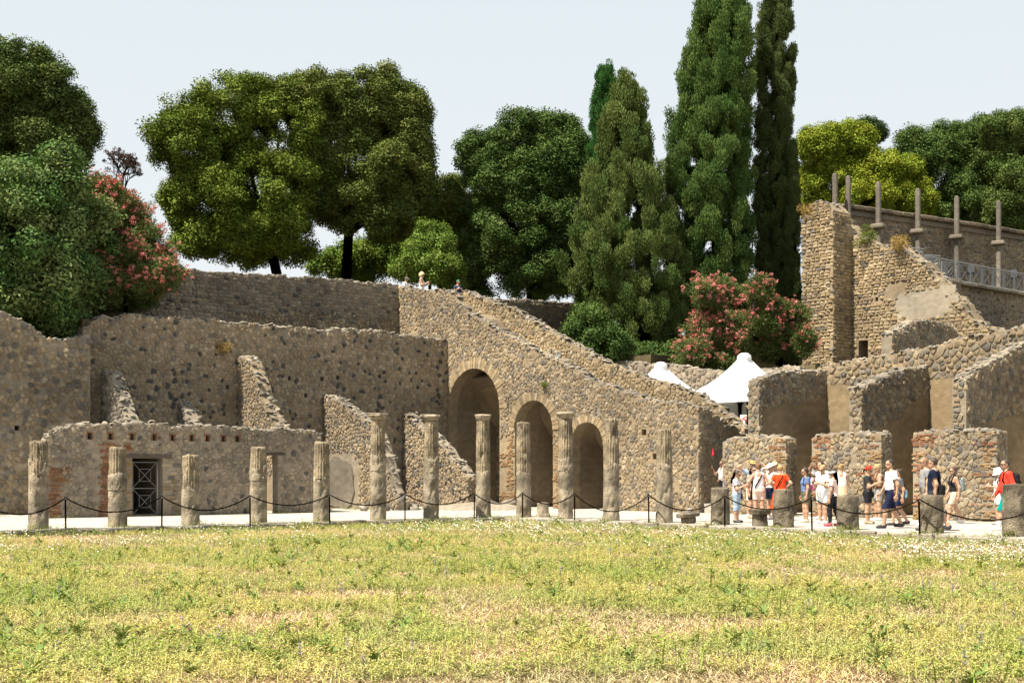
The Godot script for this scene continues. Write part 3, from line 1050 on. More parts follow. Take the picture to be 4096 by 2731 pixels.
func east_rooms() -> void:
	var g := "low brick-edged piers along the right walkway"
	var spans := [[2.8, 5.68, 2.92, "behind the tour group in red and white"], [6.8, 9.57, 2.97, "in the middle between two doorways"], [10.75, 13.63, 2.97, "farthest right, behind the man in the dark polo"]]
	for k in 3:
		var a: float = spans[k][0]
		var b: float = spans[k][1]
		var h: float = spans[k][2]
		var zones := []
		for y in range(0, 6):  # toothed brick quoins
			var wide := 0.95 if y % 2 == 1 else 0.5
			var y0 := 0.1 + y * 0.47
			zones.append({"poly": rect(b - wide, y0, b - 0.01, y0 + (0.2 if y % 2 == 1 else 0.27)), "pattern": "bricks", "palette": "brick" if y % 2 == 1 else "yellow_brick", "z": 0.015})
			zones.append({"poly": rect(b - 0.5, y0 + 0.2, b - 0.01, y0 + 0.47), "pattern": "bricks", "palette": "yellow_brick", "z": 0.012})
			if k > 0:
				zones.append({"poly": rect(a + 0.01, y0, a + (0.85 if y % 2 == 1 else 0.45), y0 + 0.47), "pattern": "bricks", "palette": "brick" if y % 2 == 1 else "yellow_brick", "z": 0.012})
		wall("pier", "low rubble pier edged with brick, %s" % spans[k][3], {
			"at": facing_a(-8), "profile": [[a, h - 0.12], [a + 0.25, h], [b - 0.2, h + 0.03], [b, h - 0.06]], "thick": 0.62, "rough": 0.04, "pattern": "rubble", "scale": 0.9, "palette": "tuff", "mortar": materials["mortar"], "category": "pier", "keep": 0.85,
			"bare": [rect(b - 0.5, 0, b, h - 0.2), rect(a, 0, a + (0.4 if k > 0 else 0.0), h - 0.2)], "zones": zones, "ends": [1]}, g)
	var h := "partition walls between the rooms on the right"
	var parts := [[3.5, [[9.2, 5.1], [9.5, 5.2], [10.1, 5.37], [11.7, 5.55], [13.28, 5.68]], [[9.35, 0.2], [13.26, 0.2], [13.26, 4.7], [12.6, 4.45], [11.95, 4.5], [11.4, 4.25], [10.6, 4.35], [10.1, 4.1], [9.4, 4.05]], "left of the three, with a wide band of dark plaster"],
		[7.97, [[9.2, 4.6], [9.7, 4.78], [11.0, 5.14], [12.9, 5.55], [13.28, 5.6]], [[9.3, 0.2], [13.26, 0.2], [13.26, 4.55], [12.5, 4.3], [11.8, 4.0], [11.5, 3.6], [10.8, 3.45], [10.2, 3.2], [9.35, 3.0]], "in the middle, plastered at its foot"],
		[11.9, [[9.2, 4.6], [9.97, 4.97], [11.3, 5.47], [12.8, 6.0], [13.28, 6.1]], [[9.3, 0.2], [13.26, 0.2], [13.26, 3.75], [11.3, 3.45], [9.32, 3.1]], "rightmost, its top climbing to the picture's edge"]]
	for p in parts:
		var coat := PackedVector2Array()
		for k in p[2].size():
			var q: Array = p[2][k]
			coat.append(Vector2(q[0], q[1]))
			if k > 1 and k < p[2].size() - 1:
				var r: Array = p[2][k + 1]
				for j in range(1, 5):
					coat.append(Vector2(lerpf(q[0], r[0], j / 5.0), lerpf(q[1], r[1], j / 5.0) + rng.randf_range(-0.06, 0.06)))
		wall("partition_wall", "shaded partition wall of a roofless room, %s" % p[3], {
			"at": facing_b(p[0]), "profile": p[1], "thick": 0.5, "pattern": "rubble", "palette": "tuff", "mortar": materials["mortar"], "bare": [coat], "coats": [{"poly": coat, "mat": materials["old_plaster"]}], "ends": [-1]}, h)
	var c1 := PackedVector2Array([Vector2(3.55, 0.2), Vector2(7.4, 0.2), Vector2(7.4, 5.0), Vector2(6.2, 5.05), Vector2(5.2, 4.95), Vector2(4.6, 5.02), Vector2(4.1, 5.1), Vector2(3.55, 5.06)])
	var c2 := PackedVector2Array([Vector2(8.02, 0.2), Vector2(11.35, 0.2), Vector2(11.35, 5.0), Vector2(10.4, 4.9), Vector2(9.2, 5.0), Vector2(8.6, 5.12), Vector2(8.02, 5.02)])
	wall("rear_room_wall", "back wall of the roofless rooms with patches of sunlit plaster", {
		"at": facing_a(-13.3), "profile": [[3.05, 5.78], [4.6, 5.93], [5.55, 6.0], [7.77, 6.19], [9.6, 6.43], [11.6, 6.67], [16, 7.2]], "pattern": "coarse", "palette": "tuff", "mortar": materials["gold_mortar"], "stones_from": 2.5, "scale": 0.85,
		"bare": [c1, c2], "coats": [{"poly": c1, "mat": materials["pale_plaster"]}, {"poly": c2, "mat": materials["pale_plaster"]}]})
	wall("ruined_wall", "dark broken wall top between the rooms and the theatre", {
		"at": facing_b(4.5), "profile": [[16.2, 7.2], [17.5, 7.75], [19, 7.95], [20.5, 7.8], [21.5, 7.3]], "base": 3.0, "pattern": "fine_rubble", "palette": "tuff", "mortar": materials["mortar"]})
	wall("retaining_wall", "low retaining wall of grey rubble behind the white tents", {
		"at": facing_a(-15.5), "profile": [[-17.9, 7.6], [-13, 7.2], [-8.8, 6.9], [-6.3, 6.62], [-5.2, 6.35], [-3.4, 6.15], [0.5, 6.1]], "base": 2.0, "pattern": "coarse", "palette": "lava", "mortar": materials["mortar"], "scale": 0.9})


# ---------------------------------------------------------------- the theatre

func theatre() -> void:
	var pit := [rect(-3.98, 6.7, -3.42, 8.25), rect(-3.0, 10.1, -2.84, 10.3), rect(0.2, 9.35, 0.36, 9.55), rect(-1.9, 8.6, -1.7, 8.8), rect(1.1, 8.3, 1.25, 8.45)]
	wall("theatre_wall", "great sunlit coursed end wall of the theatre, its edge broken into a slope", {
		"at": facing_a(-26), "profile": [[-5.7, 14.4], [-4.7, 14.0], [-4.3, 13.5], [-3.3, 13.0], [-1.8, 12.7], [-0.85, 12.1], [0.3, 10.85], [1.45, 9.65], [2.3, 8.6], [3.4, 8.05], [5.5, 6.9]], "base": 4.0, "thick": 1.2, "rough": 0.14, "openings": pit, "pattern": "courses", "palette": "gold", "mortar": materials["gold_mortar"], "keep": 0.9,
		"bare": [blob(-0.3, 9.7, 1.7, 0.75, 12), blob(-1.9, 10.5, 0.7, 0.45, 14)], "coats": [{"poly": blob(-0.3, 9.7, 1.9, 0.85, 12), "mat": mineral("bleached_plaster", Color(0.6, 0.53, 0.42), false, 0.95, 0.25, 1.2), "z": 0.02}]})
	wall("theatre_buttress", "tall lit buttress at the left end of the theatre wall", {
		"at": facing_a(-24.5), "profile": [[-6.25, 14.6], [-5.8, 15.05], [-4.9, 15.1], [-4.4, 14.6]], "base": 4.0, "thick": 1.48, "rough": 0.12, "pattern": "courses", "palette": "gold", "mortar": materials["gold_mortar"], "ends": [-1, 1], "category": "buttress"})
	# the curved upper wall of the seating, in straight lengths
	var ring := [Vector3(17.24, 0, -70), Vector3(19.9, 0, -71.5), Vector3(22.99, 0, -73.2), Vector3(25.84, 0, -75), Vector3(29.03, 0, -77), Vector3(32.9, 0, -79.5), Vector3(36.5, 0, -82)]
	for k in ring.size() - 1:
		var a: Vector3 = ring[k]
		var b: Vector3 = ring[k + 1]
		var w := a.distance_to(b)
		var u := (b - a).normalized()
		var frame := Transform3D(Basis(u, Vector3.UP, u.cross(Vector3.UP)), a)
		var open := []
		if k == 1:
			open.append(arch(w * 0.35, w * 0.7, 14.1, 14.45, 13.0))
		var words := ["behind the first two poles", "behind the third pole, with a small arched opening", "between the third and fourth poles", "between the fourth and fifth poles", "right of the last pole", "leaving the picture"]
		var root := wall("theatre_ring_wall", "length of the shaded curved theatre wall, " + words[k], {
			"at": frame, "profile": [[-0.02, 16.15], [w / 2, 16.2], [w + 0.02, 16.15]], "base": 9.0, "thick": 0.7, "rough": 0.02, "openings": open, "pattern": "small_courses", "palette": "tuff", "mortar": materials["mortar"], "cap": false, "stones_from": 11.0, "most": 200}, "lengths of the curved theatre wall")
		rng.seed = 60 + k
		var n := int(w / 0.62)
		for q in n:  # slabs of the cornice
			var sh := Shape.new()
			sh.box(Vector3(w * (q + 0.5) / n, 16.28 + rng.randf_range(-0.02, 0.02), -0.25), Vector3(w / n - 0.02, 0.2, 1.25), Basis.from_euler(Vector3(0.06, 0, rng.randf_range(-0.02, 0.02))), 0.03)
			part("cornice_slab", sh.mesh(), mineral("stone_grey_brown_%d" % (rng.randi() % 3), palettes["grey_brown"][rng.randi() % 3][0]), root)
		var belt := Shape.new()
		belt.box(Vector3(w / 2, 15.95, 0.05), Vector3(w - 0.01, 0.26, 0.14), Basis(), 0.01)
		part("frieze", belt.mesh(), mineral("kerb_1", Color(0.36, 0.315, 0.255)), root)
	# wooden masts in stone brackets
	var masts := [Vector3(17.42, 14.0, -69.4), Vector3(18.26, 14.0, -69.9), Vector3(20.18, 13.2, -70.9), Vector3(22.83, 12.2, -72.4), Vector3(25.6, 12.2, -74.1), Vector3(28.73, 12.2, -76.0)]
	var tops := [17.82, 17.8, 17.7, 17.67, 17.62, 17.74]
	var order := ["first", "second", "third", "fourth", "fifth", "sixth"]
	var timber := mineral("mast_wood", Color(0.3, 0.27, 0.23), false, 0.85, 0.3)
	for k in 6:
		var root := thing("mast", "grey wooden mast on the theatre wall, %s from the left" % order[k], "mast", "wooden masts along the theatre wall", Transform3D(Basis.from_euler(Vector3(0, -0.55, 0)), masts[k]))
		var sh := Shape.new()
		sh.box(Vector3(0, (tops[k] - masts[k].y) / 2, 0), Vector3(0.26, tops[k] - masts[k].y, 0.26), Basis(), 0.05)
		part("post", sh.mesh(), timber, root)
		sh = Shape.new()
		sh.box(Vector3(0, 15.25 - masts[k].y, 0.0), Vector3(0.75, 0.24, 0.7), Basis(), 0.05)
		part("bracket_stone", sh.mesh(), mineral("kerb_1", Color(0.36, 0.315, 0.255)), root)
	# seating below the ring wall, with a railing
	var edge := [Vector3(19.6, 0, -65.0), Vector3(21.66, 0, -66.3), Vector3(23.52, 0, -67.8), Vector3(26.11, 0, -69.9), Vector3(28.61, 0, -71.9), Vector3(32.5, 0, -75)]
	var stepsh := Shape.new()
	for k in edge.size() - 1:
		for j in 7:
			var out0: Vector3 = ring[k] - edge[k]
			var out1: Vector3 = ring[k + 1] - edge[k + 1]
			var a: Vector3 = edge[k] + out0 * (j / 7.0)
			var b: Vector3 = edge[k + 1] + out1 * (j / 7.0)
			var c: Vector3 = edge[k + 1] + out1 * ((j + 1) / 7.0)
			var d: Vector3 = edge[k] + out0 * ((j + 1) / 7.0)
			var y := Vector3(0, 11.75 + j * 0.08, 0)
			stepsh.quad(a + y, b + y, c + y, d + y)
			stepsh.quad(a + y - Vector3(0, 0.08, 0), b + y - Vector3(0, 0.08, 0), b + y, a + y)
	structure("theatre_walk", stepsh.mesh(), mineral("seat_stone", Color(0.3, 0.27, 0.23)))
	for k in edge.size() - 1:
		var a: Vector3 = edge[k]
		var b: Vector3 = edge[k + 1]
		var w := a.distance_to(b)
		var u := (b - a).normalized()
		var frame := Transform3D(Basis(u, Vector3.UP, u.cross(Vector3.UP)), a)
		var root := wall("podium_wall", "length of grey shaded wall below the theatre railing, %s of five from the left" % order[k], {
			"at": frame, "profile": [[-0.02, 11.55], [w / 2, 11.55], [w + 0.02, 11.55]], "base": 4.0, "thick": 0.6, "rough": 0.01, "pattern": "small_courses", "palette": "lava", "mortar": materials["mortar"], "cap": false, "stones_from": 7.5, "most": 150}, "lengths of the wall below the railing")
		var n := int(w / 0.9)
		for q in n:
			var sh := Shape.new()
			sh.box(Vector3(w * (q + 0.5) / n, 11.63, -0.1), Vector3(w / n - 0.02, 0.18, 0.9), Basis(), 0.03)
			part("coping_slab", sh.mesh(), mineral("kerb_%d" % (q % 3), Color.WHITE), root)
		railing(frame, w, 11.74, "grey metal railing with crossed bars above the theatre, %s length from the left" % order[k], "theatre railings")
	for k in 4:  # the railing up the flight of steps
		var at := Transform3D(Basis.from_euler(Vector3(0, 0.35, 0)), Vector3(20.1 + k * 0.78, 13.1 - k * 0.42, -68.0 + k * 0.25))
		railing(at, 0.95, 0.0, "short stepped railing panel on the theatre steps, %s from the top" % order[k], "stepped railing panels", 0.85)
		var sh := Shape.new()
		sh.box(Vector3(0.5, -0.55, -0.4), Vector3(1.0, 1.1, 1.4), Basis(), 0.02)
		var st := thing("stair_block", "stone step block below the %s stepped railing panel" % order[k], "step", "step blocks of the theatre stairs", at)
		part("block", sh.mesh(), mineral("seat_stone", Color(0.3, 0.27, 0.23)), st)
	for p in [Vector3(26.35, 12.3, -73.9), Vector3(29.5, 12.3, -75.7)]:
		var root := thing("floodlight", "black floodlight box at the foot of the %s mast" % ("fifth" if p.x < 27 else "sixth"), "floodlight", "floodlights by the masts", Transform3D(Basis.from_euler(Vector3(-0.25, -0.4, 0)), p))
		var sh := Shape.new()
		sh.box(Vector3(0, 1.15, 0), Vector3(0.42, 0.55, 0.3), Basis(), 0.04)
		part("housing", sh.mesh(), plain("black_metal", Color(0.02, 0.02, 0.022), 0.5, 0.3), root)
		sh = Shape.new()
		sh.bar(Vector3(0, 0, 0), Vector3(0, 0.9, 0), 0.06)
		part("stand", sh.mesh(), plain("black_metal", Color.BLACK), root)


func railing(at: Transform3D, w: float, y: float, label: String, group: String, tall := 1.05) -> void:
	at.origin += Vector3(0, y, 0)
	var root := thing("railing", label, "railing", group, at)
	var grey := plain("railing_paint", Color(0.27, 0.28, 0.29), 0.45, 0.4)
	var n := maxi(1, int(round(w / 1.1)))
	var sh := Shape.new()
	sh.bar(Vector3(0, tall, 0), Vector3(w, tall, 0), 0.055)
	part("handrail", sh.mesh(), grey, root)
	sh = Shape.new()
	sh.bar(Vector3(0, 0.08, 0), Vector3(w, 0.08, 0), 0.035)
	sh.bar(Vector3(0, tall - 0.12, 0), Vector3(w, tall - 0.12, 0), 0.03)
	part("rails", sh.mesh(), grey, root)
	for k in n:
		var x0 := w * k / n
		var x1 := w * (k + 1) / n
		var panel := Shape.new()
		panel.bar(Vector3(x0 + 0.16, 0.09, 0.01), Vector3(x1 - 0.16, tall - 0.13, 0.01), 0.026)
		panel.bar(Vector3(x0 + 0.16, tall - 0.13, -0.01), Vector3(x1 - 0.16, 0.09, -0.01), 0.026)
		for x in [x0 + 0.06, x0 + 0.15, x1 - 0.15, x1 - 0.06]:
			panel.bar(Vector3(x, 0.09, 0.02), Vector3(x, tall - 0.1, 0.02), 0.022)
		part("crossed_panel", panel.mesh(), grey, root)
		var post := Shape.new()
		post.bar(Vector3(x0, 0, 0), Vector3(x0, tall - 0.02, 0), 0.05)
		part("post", post.mesh(), grey, root)

# ---------------------------------------------------------------- columns

# A shaft with worn flutes above and plain plaster below; damage eats into it.
func shaft(y0: float, y1: float, r0: float, r1: float, flutes: int, seed_: int, chip: float, ragged_top := true) -> ArrayMesh:
	var sides := flutes * 5 if flutes > 0 else 40
	var rows := maxi(4, int((y1 - y0) / 0.06))
	var v := PackedVector3Array()
	var idx := PackedInt32Array()
	for j in rows + 1:
		var f := float(j) / rows
		var y := lerpf(y0, y1, f)
		for k in sides:
			var a := TAU * k / sides
			var r := lerpf(r0, r1, f)
			if flutes > 0:
				var w := fposmod(float(k) / 5.0, 1.0)
				r -= 0.028 * pow(sin(w * PI), 0.7)
			var d := noise.get_noise_3d(cos(a) * 45 + seed_ * 77, y * 70, sin(a) * 45)
			var e := noise.get_noise_3d(cos(a) * 170 + seed_ * 31, y * 260, sin(a) * 170)
			r -= maxf(0.0, d - 0.18) * chip * 0.6 + maxf(0.0, e - 0.2) * chip * 0.3 + maxf(0.0, noise.get_noise_3d(cos(a) * 330 + seed_ * 57, y * 520, sin(a) * 330) - 0.3) * chip * 0.3
			r += noise.get_noise_3d(cos(a) * 400, y * 500 + seed_ * 9, sin(a) * 400) * 0.005
			var yy := y
			if j == rows and ragged_top:
				yy += noise.get_noise_2d(cos(a) * 60 + seed_ * 13, sin(a) * 60) * (0.09 if flutes > 0 else 0.22)
			v.append(Vector3(cos(a) * r, yy, sin(a) * r))
	for j in rows:
		for k in sides:
			var a := j * sides + k
			var b := j * sides + (k + 1) % sides
			idx.append_array(PackedInt32Array([a, b, a + sides, b, b + sides, a + sides]))
	var st := SurfaceTool.new()
	st.begin(Mesh.PRIMITIVE_TRIANGLES)
	st.set_smooth_group(0)
	for p in v:
		st.add_vertex(p)
	for q in idx:
		st.add_index(q)
	# broken top
	var mid := v.size()
	st.add_vertex(Vector3(0, y1 + 0.015, 0))
	for k in sides:
		st.add_index(rows * sides + k)
		st.add_index(rows * sides + (k + 1) % sides)
		st.add_index(mid)
	st.generate_normals()
	return st.commit()


func columns() -> void:
	var tuff := mineral("column_tuff", Color(0.6, 0.5, 0.36), false, 0.95, 0.5, 1.2, 0.6)
	var coat := mineral("column_plaster", Color(0.62, 0.535, 0.415), false, 0.95, 0.5, 1.2, 0.6)
	var dark := mineral("stump_stone", Color(0.42, 0.36, 0.28), false, 0.95, 0.6, 1.4, 0.6)
	# s or t along the row, top, height of the plain part, capital, words
	var west := [[16.04, 2.5, 1.45, "", "broken fluted column at the far left end of the row"], [13.87, 2.36, 1.05, "", "broken fluted column standing in front of the iron gate's left"], [11.71, 2.17, 0.95, "", "shortest broken fluted column, right of the iron gate"], [9.54, 2.43, 1.3, "", "broken fluted column in front of the narrow doorway"],
		[7.37, 2.62, 1.35, "", "fluted column before the end of the low wall"], [5.28, 3.56, 1.6, "slab", "tall fluted column with a square slab on top, before the lit cross wall"], [3.2, 3.6, 1.55, "broken", "tall fluted column with a chipped capital jutting left"], [1.01, 3.66, 1.4, "ring", "tall fluted column with a ringed neck before the tallest arch"]]
	var north := [[0.93, 3.38, 1.5, "", "fluted column standing before the middle arch's left jamb"], [3.02, 3.64, 1.6, "flare", "fluted column with a flared capital between the two smaller arches"], [5.17, 3.35, 1.6, "", "fluted column right of the smallest arch"], [7.44, 2.98, 1.55, "", "last fluted column on the right, before the plain sunlit wall"]]
	var n := 0
	for side in 2:
		for d in (west if side == 0 else north):
			var at := Transform3D(Basis.from_euler(Vector3(rng.randf_range(-0.006, 0.006), n * 1.7, rng.randf_range(-0.006, 0.006))), place(d[0] if side == 0 else 0.0, d[0] if side == 1 else 0.0, WALK - 0.02))
			var root := thing("column", d[4], "column", "fluted columns of the colonnade", at)
			var top: float = d[1] - WALK
			var cap := 0.0 if d[3] == "" else 0.2
			part("plain_shaft", shaft(0, d[2] + (n % 4) * 0.05, 0.262, 0.248, 0, n + 1, 0.3), coat, root)
			part("fluted_shaft", shaft(d[2] - 0.03, top - cap, 0.252, 0.226, 18, n + 1, 0.34), tuff, root)
			if n % 3 == 0 or n == 1 or n == 5:  # plaster still clinging to the flutes
				part("plaster_collar", shaft(d[2] - 0.02, d[2] + 0.38, 0.262, 0.258, 0, n + 40, 0.9), coat, root)
			var sh := Shape.new()
			match d[3]:
				"slab":
					sh.lathe(PackedVector2Array([Vector2(0.22, top - 0.21), Vector2(0.25, top - 0.16), Vector2(0.29, top - 0.11), Vector2(0.29, top - 0.09), Vector2(0.0, top - 0.09)]), 24)
					sh.box(Vector3(0, top - 0.045, 0), Vector3(0.5, 0.1, 0.5), Basis.from_euler(Vector3(0, 0.4, 0)), 0.02)
				"broken":
					sh.lathe(PackedVector2Array([Vector2(0.22, top - 0.22), Vector2(0.25, top - 0.14), Vector2(0.3, top - 0.1), Vector2(0.29, top - 0.02), Vector2(0.0, top)]), 24)
					sh.box(Vector3(0, top - 0.05, 0.16), Vector3(0.42, 0.1, 0.5), Basis.from_euler(Vector3(0, -n * 1.7 - 1.3, 0)), 0.035)
				"ring":
					sh.lathe(PackedVector2Array([Vector2(0.22, top - 0.21), Vector2(0.225, top - 0.17), Vector2(0.265, top - 0.15), Vector2(0.24, top - 0.12), Vector2(0.28, top - 0.06), Vector2(0.285, top), Vector2(0.0, top + 0.01)]), 24)
				"flare":
					sh.lathe(PackedVector2Array([Vector2(0.22, top - 0.21), Vector2(0.23, top - 0.16), Vector2(0.29, top - 0.07), Vector2(0.32, top - 0.02), Vector2(0.27, top + 0.02), Vector2(0.0, top + 0.03)]), 24)
			if cap > 0:
				for q in sh.v.size():
					var e := noise.get_noise_3dv(sh.v[q] * 160 + Vector3(n * 50, 0, 0))
					sh.v[q] += sh.n[q] * minf(0.0, e) * 0.06
				part("capital", sh.mesh(), coat, root)
			n += 1
	var stumps := [[9.64, 1.25, 0.275, "grey column stump nearest to the sunlit wall, left of the tour group"], [11.9, 1.22, 0.29, "column stump in front of the woman in the red dress"], [13.99, 1.09, 0.29, "mottled dark column stump right of the woman in black leggings"], [16.43, 1.12, 0.3, "column stump hiding the legs of the man in the dark polo"], [18.65, 1.4, 0.31, "tallest column stump, cut by the right edge of the picture"]]
	for d in stumps:
		var root := thing("column_stump", d[3], "column stump", "stumps of columns along the right walkway", Transform3D(Basis.from_euler(Vector3(0, n, 0)), place(0, d[0], WALK - 0.02)))
		part("drum", shaft(0, d[1] - WALK, d[2], d[2] * 0.965, 0, n + 3, 0.4, false), dark, root)
		n += 1
	# small stones lying by the row
	var low := thing("low_stub", "small round stub of a column on a wider foot, beside the ninth column", "stone stub", "", Transform3D(Basis(), place(-0.32, 1.55, WALK - 0.01)))
	part("drum", shaft(0.12, 0.5, 0.2, 0.195, 0, 71, 0.2, false), coat, low)
	part("foot", shaft(0.0, 0.14, 0.27, 0.23, 0, 72, 0.2, false), coat, low)
	var capital := thing("fallen_capital", "mushroom shaped column top set upright on the walkway before the tour group", "capital", "", Transform3D(Basis(), place(-0.1, 11.0, WALK - 0.01)))
	part("neck", shaft(0, 0.36, 0.22, 0.215, 0, 73, 0.2, false), dark, capital)
	part("abacus", shaft(0.34, 0.47, 0.29, 0.33, 0, 74, 0.25, false), dark, capital)
	var bench := thing("fallen_block", "broken stone block like a low bench right of the last column", "stone", "", Transform3D(Basis.from_euler(Vector3(0, 0.5, 0)), place(-0.05, 8.35, WALK - 0.01)))
	var sh := Shape.new()
	sh.box(Vector3(0, 0.26, 0), Vector3(0.62, 0.13, 0.4), Basis.from_euler(Vector3(0, 0, 0.1)), 0.03)
	part("slab", sh.mesh(), dark, bench)
	sh = Shape.new()
	sh.box(Vector3(0.02, 0.11, 0), Vector3(0.4, 0.22, 0.32), Basis.from_euler(Vector3(0, 0.1, 0.05)), 0.05)
	part("foot", sh.mesh(), dark, bench)
	# loose rubble at the foot of the cross walls and arches
	rng.seed = 81
	var rocks := []
	for k in 5:
		var r := Shape.new()
		r.lathe(PackedVector2Array([Vector2(0.02, -0.5), Vector2(0.75, -0.4), Vector2(1.0, 0.0), Vector2(0.7, 0.5), Vector2(0.02, 0.65)]), 9)
		for q in r.v.size():
			r.v[q] *= 1.0 + noise.get_noise_3dv(r.v[q] * 70 + Vector3(k * 200, 0, 0)) * 0.6
		rocks.append(r.mesh())
	var heap := [[-2.4, -8.9, 0.3], [-2.0, -8.3, 0.22], [-2.9, -8.5, 0.25], [-0.6, -8.4, 0.3], [-0.3, -8.0, 0.2], [0.2, -8.6, 0.24], [-7.4, -10.1, 0.35], [-7.2, -9.5, 0.28], [-7.6, -9.0, 0.4], [-7.0, -10.8, 0.3], [-6.6, -9.9, 0.22], [-7.3, -11.3, 0.3], [-6.2, -8.9, 0.26], [-7.7, 1.4, 0.2], [-8.9, 2.2, 0.25]]
	for k in heap.size():
		var h: Array = heap[k]
		var o := part(numbered("loose_rock"), rocks[k % 5], mineral("stone_cap_%d" % (k % 4), palettes["cap"][k % 4][0]), self, Transform3D(Basis.from_euler(Vector3(rng.randf(), rng.randf() * 6, rng.randf())).scaled(Vector3(h[2], h[2] * 0.8, h[2])), place(h[0], h[1], WALK + h[2] * 0.3)))
		o.set_meta("label", "loose grey rock on the ground at the foot of the ruined walls")
		o.set_meta("category", "rock")
		o.set_meta("group", "loose rocks below the ruined walls")


# ---------------------------------------------------------------- posts and rope

func barrier() -> void:
	var iron := plain("post_iron", Color(0.09, 0.09, 0.09), 0.5, 0.5)
	var heads := []
	var spots := []
	for s in [17.83, 15.5, 12.81, 10.08, 7.38, 4.59, 1.79]:
		spots.append(place(s, 0.5))
	for t in [1.46, 4.02, 7.29, 10.24, 13.23, 16.44, 19.8]:
		spots.append(place(0.5, t))
	var near := ["beyond the left edge", "between the first and second columns", "in front of the iron gate", "beside the fourth column", "beside the fifth column", "between the sixth and seventh columns", "left of the eighth column", "in front of the ninth column", "right of the tenth column", "between the last two fluted columns", "right of the first stump", "left of the mottled stump", "in front of the dark polo man's stump", "beyond the right edge"]
	for k in spots.size():
		if k > 0 and k < spots.size() - 1:
			var lean := [0.0, 0.01, -0.012, 0.0, 0.01, 0.0, -0.01, 0.0, 0.0, 0.012, 0.0, 0.02, 0.03][k] as float
			var root := thing("rope_post", "thin dark iron rope post " + near[k], "post", "iron rope posts along the lawn", Transform3D(Basis.from_euler(Vector3(0, 0, lean)), spots[k]))
			var sh := Shape.new()
			sh.tube(PackedVector3Array([Vector3(0, -0.05, 0), Vector3(0, 0.97, 0)]), PackedFloat32Array([0.022, 0.022]), 10)
			part("rod", sh.mesh(), iron, root)
			sh = Shape.new()
			sh.tube(PackedVector3Array([Vector3(0, 0.985, -0.03), Vector3(0, 0.985, 0.03)]), PackedFloat32Array([0.03, 0.03]), 10)
			part("eye", sh.mesh(), iron, root.get_node("rod"))
		heads.append(spots[k] + Vector3(0, 0.99, 0))
	var path := PackedVector3Array()
	var radii := PackedFloat32Array()
	rng.seed = 5
	for k in heads.size() - 1:
		var a: Vector3 = heads[k]
		var b: Vector3 = heads[k + 1]
		var sag := [0.42, 0.4, 0.4, 0.3, 0.34, 0.36, 0.36, 0.34, 0.52, 0.42, 0.33, 0.38, 0.45][k] as float
		for j in 16:
			var f := j / 16.0
			path.append(a.lerp(b, f) - Vector3(0, sag * 4 * f * (1 - f) + rng.randf_range(-0.004, 0.004), 0))
			radii.append(0.018)
	var sh := Shape.new()
	sh.tube(path, radii, 7)
	var rope := part("rope", sh.mesh(), mineral("rope_fibre", Color(0.48, 0.39, 0.28), false, 0.95, 0.3), self)
	rope.set_meta("label", "brown rope sagging from post to post along the edge of the lawn")
	rope.set_meta("category", "rope")
	# a second rope closing the tallest arch
	var pale := Shape.new()
	var p2 := PackedVector3Array()
	var r2 := PackedFloat32Array()
	for j in 13:
		var f := j / 12.0
		p2.append(place(-8.35, lerpf(-13.8, -9.95, f), 1.35 - 0.6 * 4 * f * (1 - f) * 0.55))
		r2.append(0.025)
	pale.tube(p2, r2, 7)
	var o := part("closing_rope", pale.mesh(), mineral("pale_rope", Color(0.42, 0.36, 0.28)), self)
	o.set_meta("label", "pale rope hung across the foot of the tallest arch")
	o.set_meta("category", "rope")


# ---------------------------------------------------------------- white tents and the sign

